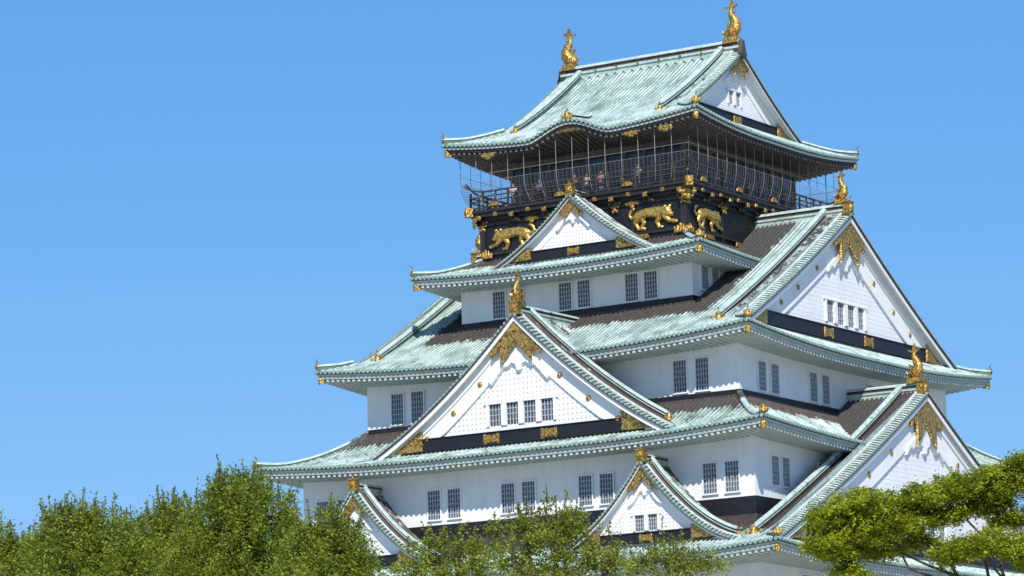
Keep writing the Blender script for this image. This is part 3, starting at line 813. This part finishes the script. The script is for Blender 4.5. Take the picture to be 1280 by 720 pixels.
# balcony slab and brackets
FX, FY, FZ = 8.85, 10.55, 27.62
m = MB(); m.box(-FX, FX, -FY, FY, 27.42, FZ); m.box(-FX+.12, FX-.12, -FY+.12, FY-.12, 27.12, 27.415); m.box(-FX+.45, FX-.45, -FY+.45, FY-.45, 26.85, 27.115)
bal = m.build('balcony', 'blackwood', castle)
for side, A, W in ((FR, FX, FY), (RT, FY, FX), (LF, FY, FX)):
    wb = W-.7
    npd = 6 if A < 10 else 8; sp = 2*(A-.8)/npd
    for i in range(npd+1):
        u = -(A-.8)+sp*i
        bm_ = MB(); side.box(bm_, u-.16, u+.16, wb, W-.05, 26.86, 27.10); side.box(bm_, u-.3, u+.3, wb, W-.35, 26.60, 26.84)
        bm_.build('bracket', 'blackwood', bal); gm = MB()
        gm = MB(); relief(gm, side, W-.045, [(u-.08, 26.98, u+.08, 26.98, .1, .1), (u-.08, 27.08, u+.08, 27.08, .1, .1)], .04, .05); gm.build('gilded_beam_cap', 'gold', bal); gm = MB()
        if i % 2 == 0: relief(gm, side, wb+.16, [(u-.38, 26.80, u+.38, 26.80, .10, .10), (u, 26.35, u, 26.9, .10, .13), (u-.22, 26.58, u+.22, 26.58, .10, .10), (u-.14, 26.3, u-.14, 26.2, .08, .06), (u+.14, 26.3, u+.14, 26.2, .08, .06)], .04, .08)
        else: relief(gm, side, wb+.16, [(u-.28, 26.72, u+.28, 26.72, .10, .10), (u, 26.72, u, 26.95, .11, .10)], .04, .08)
        gm.build('gilded_bracket_face', 'gold', bal)
        if i < npd: gm = MB(); relief(gm, side, W-.115, [(u+sp/2-.06, 27.18, u+sp/2+.06, 27.18, .10, .10), (u+sp/2-.06, 27.27, u+sp/2+.06, 27.27, .10, .10)], .04, .05); gm.build('gilded_stud', 'gold', bal)
        if i < npd and i % 2 == 0: gm = MB(); relief(gm, side, W+.006, [(u+sp/2-.34, 27.84, u+sp/2+.34, 27.84, .10, .10), (u+sp/2-.2, 27.97, u+sp/2+.2, 27.97, .09, .09)], .04, .05); gm.build('gilded_edge_fitting', 'gold', bal)
# gilded beam ends at the corners, crowns at pillar feet
for sx in (-1, 1):
    for sy in (-1, 1):
        d = Vector((sx, sy, 0)).normalized(); lt = Vector((-d.y, d.x, 0)); S_ = Side((lt.x, lt.y), (d.x, d.y)); c = Vector((sx*FX, sy*FY, 0)); cu, cw = c.dot(lt), c.dot(d)
        m = MB(); S_.box(m, cu-.24, cu+.24, cw-.3, cw+.18, 27.2, 27.85); relief(m, S_, cw+.185, [(cu, 27.5, cu, 27.55, .18, .18)], .05, .06)
        relief(m, S_, cw-.45, [(cu-.5, 26.88, cu+.5, 26.88, .12, .12), (cu, 26.5, cu, 27.05, .16, .2), (cu-.3, 26.62, cu+.3, 26.62, .11, .11)], .05, .1)
        m.build('gilded_beam_end', 'gold', bal)
def crown(side, w, u, z, s, par):
    m = MB(); sh = [(u-.5*s, z, u+.5*s, z, .16*s, .16*s)]
    for k in (-2, -1, 0, 1, 2): sh.append((u+k*.24*s, z+.05, u+k*.3*s, z+(.62-.13*abs(k))*s, .15*s, .06*s))
    relief(m, side, w, sh, .05, .12); m.build('gilded_foot_crown', 'gold', par)
for side, A, W in ((FR, BX, BY), (RT, BY, BX)):
    for u in (-A+.25, A-.25): crown(side, W+.215, u, 24.30, .78, bw_)
    for u in ((0,) if side is RT else ()): crown(side, W+.14, u, 24.2, 1.0, bw_)
    for u in ((4.6, -4.6) if side is FR else (-6.9, -2.6, 2.6)): m = MB(); relief(m, side, W+.135, [(u-.5, 24.25, u+.5, 24.25, .16, .16)], .05, .06); m.build('gilded_plate', 'gold', bw_)
    for u in ((-A/2, A/2)): m = MB(); relief(m, side, W+.135, [(u-.4, 26.67, u+.4, 26.67, .12, .12), (u, 26.45, u, 26.7, .14, .16)], .05, .06); m.build('gilded_plate', 'gold', bw_)
def tiger(side, w, uc, zc, s, flip, lb, curl=False):
    m = MB(); F = -1 if flip else 1
    base = [(-.92, .22, -.35, .38, .30, .27), (-.35, .38, .35, .30, .27, .33), (.35, .30, .72, .30, .33, .30), (.98, .30, 1.04, .24, .29, .27), (1.22, .12, 1.30, .10, .15, .13),
            (.86, .58, .84, .62, .09, .07), (1.16, .56, 1.20, .60, .09, .07),
            (-.98, .12, -1.20, -.18, .25, .13), (-1.20, -.18, -1.02, -.50, .11, .09), (-1.02, -.55, -.84, -.57, .10, .08),
            (-.72, .10, -.62, -.22, .20, .11), (-.62, -.22, -.78, -.52, .10, .08), (-.78, -.58, -.58, -.59, .09, .08),
            (.50, .08, .30, -.28, .20, .12), (.30, -.28, .42, -.55, .10, .08), (.42, -.60, .62, -.60, .09, .08),
            (.85, .02, 1.15, -.28, .18, .11), (1.15, -.28, 1.50, -.34, .10, .09), (1.5, -.36, 1.62, -.38, .09, .08),
            (-1.12, .30, -1.42, .12, .075, .07), (-1.42, .12, -1.62, .30, .07, .065), (-1.62, .30, -1.50, .58, .065, .06), (-1.50, .58, -1.28, .70, .06, .055)]
    shp = [(uc+F*a*s, zc+b*s, uc+F*c*s, zc+d*s, e*s, g*s) for a, b, c, d, e, g in base]
    relief(m, side, w, shp, .04, .17*s); m.build('tiger_relief', 'gold_smooth', castle, label=lb, smooth=True)
tiger(FR, BY+.12, 5.6, 25.45, 1.13, False, 'gilded tiger relief nearest the corner on the front of the black storey')
tiger(FR, BY+.12, -5.65, 25.45, 1.13, True, 'gilded tiger relief at the left end of the black storey')
tiger(RT, BX+.12, -6.9, 25.45, 1.13, False, 'gilded tiger relief on the right side of the black storey')

# upper storey
IX, IY = 6.9, 7.7
m = MB(); m.box(-IX, IX, -IY, IY, FZ, 31.45); up = m.build('upper_wall', 'blackwood', castle)
m = MB(); m2 = MB()
for side, A, W in ((FR, IX, IY), (RT, IY, IX), (LF, IY, IX)):
    side.box(m, -A-.05, A+.05, W, W+.12, 30.72, 31.3)
    n = 9
    for k in range(n+1):
        u = -A+2*A*k/n; side.box(m, u-.11, u+.11, W, W+.15, FZ, 30.73)
    for k in range(n): side.box(m2, -A+2*A*k/n+.12, -A+2*A*(k+1)/n-.12, W, W+.03, 28.5, 30.6)
m.build('timber_frame', 'darkwood', up); m2.build('window_glass', 'glass', up)
# railing
m = MB(); g2 = MB()
for side, A, W in ((FR, FX, FY), (RT, FY, FX), (LF, FY, FX), (BK, FX, FY)):
    A1 = A-.15; W1 = W-.15
    n = round(2*A1/1.05)
    for k in range(n+1):
        u = -A1+2*A1*k/n; side.box(m, u-.06, u+.06, W1-.06, W1+.06, FZ, 28.86)
        if k % 4 == 0: g2 = MB(); side.box(g2, u-.075, u+.075, W1-.075, W1+.075, 28.30, 28.42); g2.build('railing_fitting', 'gold', bal)
    for z in (27.72, 28.18, 28.50): side.box(m, -A1-.1, A1+.1, W1-.045, W1+.045, z, z+.09)
    pth = [side.P(u, W1, 28.88+.32*max(0, (abs(u)-A1+1.3)/2.0)**2*2) for u in arr(-A1-.55, A1+.55, 40)]
    m.tube(pth, .07, 6)
m.build('railing', 'railwood', bal)
# safety net
m = MB(); mn = MB()
for side, A, W in ((FR, 9.15, 10.95), (RT, 10.95, 9.15), (LF, 10.95, 9.15), (BK, 9.15, 10.95)):
    n = round(2*A/1.28)
    def q(u, t):   # t: 0 top .. 1 bottom
        z = 31.6-t*3.75; inn = .45*max(0, (t-.6)/.4)**2
        k = (A-inn)/A; return side.P(u*k, W-inn, z)
    for k in range(n+1):
        u = -A+2*A*k/n
        m.tube([q(u, t) for t in (0, .3, .55, .68, .8, .9, 1.)], .021, 4)
    for t in (.42, .56): m.tube([q(u, t) for u in arr(-A, A, 12)], .014, 4)
    nf = round(2*A/.32)
    for k in range(nf+1):
        u = -A+2*A*k/nf; mn.tube([q(u, t) for t in (.56, .7, .8, .9, 1.)], .008, 3)
    for i_ in range(11): mn.tube([q(u, .60+.04*i_) for u in arr(-A, A, 12)], .009, 3)
m.build('net_wires', 'wire', bal); mn.build('safety_net', 'netting', bal)

# ================================================================== PEOPLE on the balcony
def pm(name, c, rough=.8): return plain(name, c, tuple(x*.7 for x in c), 9, rough)
SKIN = pm('skin', (.50, .31, .22), .55); HAIR = pm('dark hair', (.018, .013, .010), .5)
def skin_mesh(name, verts, edges, radii, mat, parent, root=0, sub=1):
    me = bpy.data.meshes.new(name); me.from_pydata(verts, edges, []); o = bpy.data.objects.new(name, me); COL.objects.link(o)
    md = o.modifiers.new('k', 'SKIN'); md.use_smooth_shade = True
    for i, r_ in enumerate(radii):
        r2_ = r_ if isinstance(r_, tuple) else (r_, r_)
        me.skin_vertices[0].data[i].radius = r2_
    me.skin_vertices[0].data[root].use_root = True
    sd = o.modifiers.new('s', 'SUBSURF'); sd.levels = sub; sd.render_levels = sub
    dg = bpy.context.evaluated_depsgraph_get(); m2 = bpy.data.meshes.new_from_object(o.evaluated_get(dg))
    m2.materials.clear(); m2.materials.append(mat); COL.objects.unlink(o); bpy.data.objects.remove(o)
    m2.name = name; o2 = bpy.data.objects.new(name, m2); COL.objects.link(o2); o2.parent = parent; return o2
def person(x, y, rz, shirt, trousers, label, h=1.68, reach=.35, hair=HAIR, hat=None):
    p = empty('person', (x, y, FZ)); p.rotation_euler.z = rz; p.scale = (h/1.7,)*3
    tag(p, label, 'person', 'visitors on the balcony')
    # faces -y; hands rest forward on the rail
    V = [(0,0,.92), (0,0,1.08), (0,.01,1.28), (0,.01,1.42), (0,0,1.50), (0,-.01,1.57), (0,-.015,1.66),
         (-.17,.01,1.39), (-.24,-.06,1.12), (-.19,-reach,1.16), (-.18,-reach-.09,1.17),
         (.17,.01,1.39), (.24,-.06,1.12), (.19,-reach,1.16), (.18,-reach-.09,1.17),
         (-.09,0,.86), (-.10,-.02,.47), (-.10,0,.08), (-.10,-.14,.03), (.09,0,.86), (.10,-.02,.47), (.10,0,.08), (.10,-.14,.03)]
    E_ = [(0,1),(1,2),(2,3),(3,4),(4,5),(5,6),(3,7),(7,8),(8,9),(9,10),(3,11),(11,12),(12,13),(13,14),(0,15),(15,16),(16,17),(17,18),(0,19),(19,20),(20,21),(21,22)]
    Rr = [(.15,.10),(.13,.09),(.15,.10),(.11,.08),.05,(.075,.09),(.07,.085),.055,.042,.032,.035,.055,.042,.032,.035,.085,.055,.04,.035,.085,.055,.04,.035]
    body = skin_mesh('body', V, E_, Rr, SKIN, p)
    sv = [(0,0,.90),(0,0,1.08),(0,.01,1.28),(0,.01,1.42),(-.17,.01,1.39),(-.235,-.05,1.14),(.17,.01,1.39),(.235,-.05,1.14)]
    skin_mesh('shirt', sv, [(0,1),(1,2),(2,3),(3,4),(4,5),(3,6),(6,7)], [(.175,.125),(.155,.115),(.175,.125),(.10,.085),.075,.062,.075,.062], shirt, p)
    tv_ = [(0,0,.93),(-.09,0,.85),(-.10,-.02,.47),(-.10,0,.12),(.09,0,.85),(.10,-.02,.47),(.10,0,.12)]
    skin_mesh('trousers', tv_, [(0,1),(1,2),(2,3),(0,4),(4,5),(5,6)], [(.165,.12),.105,.078,.062,.105,.078,.062], trousers, p)
    skin_mesh('hair', [(0,.03,1.62),(0,.012,1.70)], [(0,1)], [(.085,.085),(.072,.08)], hair, p, sub=2)
    if hat:
        m = MB(); m.tube([Vector((0,0,1.69)), Vector((0,0,1.71)), Vector((0,0,1.715)), Vector((0,0,1.80)), Vector((0,0,1.82))], [.17,.17,.10,.085,.03], 12)
        me = m.build('hat', hat, None); me.parent = p
    # face: nose, eyes, ears as part of a small head detail mesh
    m = MB(); m.tube([Vector((0,-.10,1.625)), Vector((0,-.125,1.60))], [.012,.018], 5)
    for k in (-1, 1):
        m.tube([Vector((k*.032,-.094,1.635)), Vector((k*.032,-.100,1.635))], .010, 6); m.tube([Vector((k*.082,0,1.60)), Vector((k*.090,.005,1.64))], .018, 5)
    me = m.build('face_features', pm('face detail', (.22,.12,.09)), None); me.parent = p
CW = {k: pm(k+' cloth', v) for k, v in dict(white=(.75,.75,.77), pink=(.50,.26,.27), navy=(.03,.04,.10), grey=(.28,.28,.30), red=(.25,.05,.045), beige=(.50,.42,.30), blue=(.12,.25,.50), black=(.02,.02,.022), jeans=(.07,.11,.20)).items()}
for (x, y, rz, a_, b_, lb, h) in (
    (-5.6, -9.75, .1, 'white', 'jeans', 'visitor in white top at the left end of the high balcony rail', 1.72),
    (-.55, -9.8, -.1, 'red', 'black', 'visitor in red top just right of the small gable peak on the balcony', 1.66),
    (.35, -9.75, .25, 'beige', 'jeans', 'visitor in beige top next to the one in red on the balcony', 1.6),
    (1.55, -9.8, 0, 'pink', 'grey', 'visitor in pink top leaning on the front rail of the balcony', 1.64),
    (4.5, -9.8, .15, 'grey', 'navy', 'visitor in grey top near the front right part of the balcony', 1.74),
    (-3.4, -9.8, -.2, 'blue', 'black', 'visitor in blue top between the left end and the small gable peak', 1.7)):
    person(x, y, rz, CW[a_], CW[b_], lb, h)

# ================================================================== TREES
def leafmat(name, c1, c2, c3):
    m, nt, b = newmat(name); out = nt.nodes['Material Output']
    gi = N(nt, 'ShaderNodeNewGeometry'); r_ = ramp(nt, gi.outputs['Random Per Island'], [(.0, c1), (.55, c2), (1., c3)])
    c = mix(nt, ramp(nt, noise(nt, .9, 3), [(.35, 0.), (.65, 1.)]), r_, mix(nt, .5, r_, c3))
    c = mix(nt, ramp(nt, noise(nt, 3.2, 2), [(.42, 0.), (.60, .75)]), c, tuple(x*.55 for x in c1))
    nt.links.new(c, b.inputs['Base Color']); b.inputs['Roughness'].default_value = .72; b.inputs['Specular IOR Level'].default_value = .25
    tr = N(nt, 'ShaderNodeBsdfTranslucent'); nt.links.new(mix(nt, .5, c, c3), tr.inputs[0])
    ms = N(nt, 'ShaderNodeMixShader'); ms.inputs[0].default_value = .40
    nt.links.new(b.outputs[0], ms.inputs[1]); nt.links.new(tr.outputs[0], ms.inputs[2]); nt.links.new(ms.outputs[0], out.inputs[0]); return m
LG = leafmat('evergreen leaves', (.135, .195, .022), (.26, .34, .034), (.45, .50, .065))
LM = leafmat('yellow green leaves', (.15, .22, .026), (.29, .36, .040), (.50, .50, .07))
LR = leafmat('bright pine green leaves', (.15, .22, .016), (.37, .44, .026), (.60, .62, .045))
BARK = plain('bark', (.05, .038, .03), (.11, .09, .075), 6, .9, bd=.03)
def rot_leaf(n, size, upb):
    """n quads: returns (n,4,3) offsets"""
    nrm = NR.normal(size=(n, 3)); nrm[:, 2] = np.abs(nrm[:, 2])+upb; nrm /= np.linalg.norm(nrm, axis=1)[:, None]
    a = np.cross(nrm, NR.normal(size=(n, 3))); a /= np.linalg.norm(a, axis=1)[:, None]; b = np.cross(nrm, a)
    L = size*(.7+.6*NR.random(n))[:, None]; Wd = L*.45
    return np.stack([-a*L*.5, b*Wd*.5+a*L*.05, a*L*.5, -b*Wd*.5+a*L*.05], axis=1)
def build_tree(name, label, cat, group, base, blobs, mat, leaf=.11, dens=1.0, shoots=0, clr=.24, upb=.4, hollow=.55, trunk_r=.28, perclump=64, vert=.75):
    root = empty(name, base); tag(root, label, cat, group)
    cen = []; tubes = MB()
    bl = [(np.array(c), np.array(r_ if isinstance(r_, tuple) else (r_, r_, r_))) for c, r_ in blobs]
    for c, r_ in bl:
        area = 4*math.pi*((r_[0]*r_[1])**.8+(r_[0]*r_[2])**.8+(r_[1]*r_[2])**.8)/3
        n = max(5, int(area/(clr*clr*1.9)*dens))
        d = NR.normal(size=(n, 3)); d /= np.linalg.norm(d, axis=1)[:, None]; rad = hollow+(1.06-hollow)*NR.random(n)**.6
        cen.append(c+d*r_*rad[:, None])
    C_ = np.concatenate(cen); k = perclump; nC = len(C_)
    cr_ = clr*(.6+.8*NR.random(nC)); off = NR.normal(size=(nC, k, 3))*.55; off[:, :, 2] *= vert
    P_ = (C_[:, None, :]+off*cr_[:, None, None]).reshape(-1, 3)
    # shoots: upright twigs with leaves, from the highest clumps
    if shoots:
        top = C_[np.argsort(-C_[:, 2]+NR.random(nC)*.9)][:shoots]
        ex = []
        for q in top:
            L = (.2+.65*random.random()**1.5); dx, dy = random.gauss(0, .12), random.gauss(0, .12)
            pth = [Vector((q[0]+dx*t, q[1]+dy*t, q[2]+L*t)) for t in (0, .4, .8, 1.)]; tubes.tube(pth, [.016, .012, .008, .004], 4)
            m_ = int(30*L+6)
            t = NR.random(m_)**.8; ex.append(np.stack([q[0]+dx*t, q[1]+dy*t, q[2]+L*t], 1)+NR.normal(size=(m_, 3))*.055*(1.25-t)[:, None])
        P_ = np.concatenate([P_]+ex)
    q4 = rot_leaf(len(P_), leaf, upb)+P_[:, None, :]
    me = bpy.data.meshes.new('crown'); n = len(P_)
    me.vertices.add(4*n); me.vertices.foreach_set('co', (q4-np.array(base)).astype(np.float32).ravel())
    me.loops.add(4*n); me.loops.foreach_set('vertex_index', np.arange(4*n, dtype=np.int32))
    me.polygons.add(n); me.polygons.foreach_set('loop_start', np.arange(0, 4*n, 4, dtype=np.int32)); me.polygons.foreach_set('loop_total', np.full(n, 4, dtype=np.int32))
    me.materials.append(mat); me.update(calc_edges=True)
    o = bpy.data.objects.new('crown', me); COL.objects.link(o); o.parent = root
    # trunk, limbs
    B = Vector(base); cc = sum((c for c, r_ in bl), np.zeros(3))/len(bl); zlow = min(c[2]-r_[2] for c, r_ in bl)
    fork = Vector((base[0]*.5+cc[0]*.5, base[1]*.5+cc[1]*.5, max(B.z+2, min(zlow-.5, cc[2]-2))))
    mid = (B+fork)/2+Vector((random.gauss(0, .3), random.gauss(0, .3), 0))
    tr = MB(); tr.tube([B-Vector((0, 0, .2)), B+Vector((0, 0, .6)), mid, fork], [trunk_r*1.5, trunk_r, trunk_r*.85, trunk_r*.6], 9)
    big = [Vector(c) for c, r_ in bl if max(r_) >= .5] or [Vector(bl[0][0])]
    for c, r_ in bl:
        c = Vector(c); st = fork; w0 = trunk_r*.34
        if max(r_) < .5:
            st = min(big, key=lambda q: (q-c).length)-Vector((0, 0, .1)); w0 = trunk_r*.12
        L_ = (c-st).length; j = lambda a: Vector((random.gauss(0, a), random.gauss(0, a), random.gauss(0, a*.7)))
        p1 = st.lerp(c, .3)+j(.06*L_)-Vector((0, 0, .05*L_)); m1 = st.lerp(c, .62)+j(.06*L_); p3 = st.lerp(c, .82)+j(.03*L_)
        tubes.tube([st, p1, m1, p3, c], [w0, w0*.8, w0*.55, w0*.38, .012], 6)
        for _ in range(9):
            d = Vector((random.gauss(0, 1), random.gauss(0, 1), random.gauss(.3, .7))).normalized()
            e = Vector((c.x+d.x*r_[0]*.95, c.y+d.y*r_[1]*.95, c.z+d.z*r_[2]*.95)); s0 = m1.lerp(c, .6+.4*random.random())
            tubes.tube([s0, s0.lerp(e, .5)+Vector((random.gauss(0, .06), random.gauss(0, .06), random.gauss(0, .06))), e], [.022, .013, .006], 4)
    t_ = tr.build('trunk', BARK, root); b_ = tubes.build('branches', BARK, root)
    return root
def bl(px, py, d, r, dd=0): q = at(px, py, d+dd); return ((q.x, q.y, q.z), r)
def gbase(px, d): q = at(px, 700, d); return (q.x, q.y, GZ)
D1 = 112
GL = 'evergreen trees in front of the left side of the keep'
build_tree('evergreen_tree', 'tallest dark evergreen, with upright shoots, just left of the keep', 'tree', GL, gbase(305, D1),
    [bl(292, 640, D1, 1.05), bl(330, 648, D1, 1.1, -.6), bl(262, 668, D1, 1.1, .5), bl(345, 682, D1, .95), bl(305, 702, D1, 1.8, -.5), bl(285, 618, D1, .5), bl(312, 622, D1, .5), bl(250, 720, D1, 1.3), bl(330, 760, D1, 2.2), bl(270, 770, D1, 2.2)], LG, shoots=170, dens=.68, vert=1.45)
build_tree('evergreen_tree', 'rounded evergreen with a small pointed top between the tallest one and the two peaked one', 'tree', GL, gbase(215, D1+4),
    [bl(228, 660, D1+3, .8), bl(200, 665, D1+3, .75), bl(215, 690, D1+3, 1.35), bl(180, 700, D1+3, 1.2), bl(245, 715, D1+2, 1.3), bl(210, 760, D1+3, 2.4)], LG, shoots=110, dens=.68, vert=1.45)
build_tree('evergreen_tree', 'evergreen with two leafy peaks near the left edge of the view', 'tree', GL, gbase(100, D1-3),
    [bl(74, 652, D1-3, .42), bl(72, 675, D1-3, .6), bl(104, 662, D1-3, .5), bl(120, 690, D1-3, 1.15), bl(80, 700, D1-3, 1.1), bl(148, 684, D1-2, .9), bl(160, 705, D1-2, 1.), bl(110, 760, D1-3, 2.4)], LG, shoots=110, dens=.68, vert=1.45)
build_tree('evergreen_tree', 'low evergreen cut off by the left edge of the view', 'tree', GL, gbase(5, D1+2),
    [bl(4, 700, D1+2, .75), bl(20, 695, D1+2, .5), bl(45, 706, D1+2, .75), bl(-20, 700, D1+2, 1.), bl(20, 750, D1+2, 2.)], LG, shoots=70, dens=.68, vert=1.45)
build_tree('evergreen_tree', 'evergreen overlapping the white wall and the leftmost small gable', 'tree', GL, gbase(415, D1-6),
    [bl(408, 672, D1-6, .7), bl(425, 690, D1-6, .8), bl(392, 700, D1-6, .95), bl(436, 712, D1-6, .75), bl(408, 752, D1-6, 1.9)], LG, shoots=60, dens=.68, vert=1.35)
GM = 'thin crowned trees in front of the lowest roof'
D2 = 106
build_tree('broadleaf_tree', 'thin yellow green tree between the two small lower gables', 'tree', GM, gbase(575, D2),
    [bl(520, 708, D2, .65), bl(545, 694, D2, .55), bl(575, 700, D2, .85), bl(600, 706, D2, .8), bl(555, 738, D2, 1.3)], LM, dens=.46, shoots=26, hollow=.2, perclump=42)
build_tree('broadleaf_tree', 'airy yellow green tree partly hiding the left slope of the right small gable', 'tree', GM, gbase(690, D2-3),
    [bl(655, 658, D2-3, .5), bl(640, 690, D2-3, .8), bl(690, 658, D2-3, .62), bl(715, 650, D2-3, .55), bl(695, 690, D2-3, .95), bl(738, 690, D2-3, .75), bl(765, 706, D2-3, .65), bl(620, 664, D2-3, .25), bl(690, 740, D2-3, 1.8)], LM, dens=.46, shoots=40, hollow=.2, perclump=42)
build_tree('broadleaf_tree', 'low sparse yellow green tree below the right small gable', 'tree', GM, gbase(845, D2+2),
    [bl(800, 706, D2+2, .45), bl(828, 696, D2+2, .5), bl(860, 700, D2+2, .5), bl(888, 706, D2+2, .42), bl(845, 735, D2+2, 1.2)], LM, dens=.44, shoots=20, hollow=.2, perclump=42)
D3 = 64
def pad(px, py, rx, rz_, dd=0): return bl(px, py, D3, (rx, rx*.8, rz_), dd)
build_tree('pine_tree', 'bright yellow green spreading pine with layered boughs at the right edge', 'tree', None, gbase(1350, D3),
    [pad(1035, 650, .44, .26), pad(1075, 632, .58, .28), pad(1120, 634, .58, .28, .3), pad(1028, 684, .36, .22, -.2), pad(1078, 664, .58, .26), pad(1130, 656, .54, .24), pad(1055, 692, .42, .16, .1),
     pad(1160, 620, .48, .26), pad(1205, 608, .60, .28, .4), pad(1255, 604, .62, .30, .3), pad(1282, 578, .34, .24), pad(1232, 632, .48, .18, .5), pad(1180, 642, .44, .18, .4),
     pad(1190, 690, .40, .24, -.4), pad(1235, 680, .52, .24, -.4), pad(1275, 686, .46, .26, -.4), pad(1064, 716, .34, .12), pad(1105, 688, .42, .13, .3), pad(1150, 676, .34, .12, .4), pad(1255, 650, .3, .1, .3), pad(1330, 640, .9, .5), pad(1320, 700, .8, .3), pad(1360, 590, 1.1, .5)],
    LR, leaf=.068, dens=1.12, clr=.125, upb=.8, hollow=.1, perclump=50, trunk_r=.14)
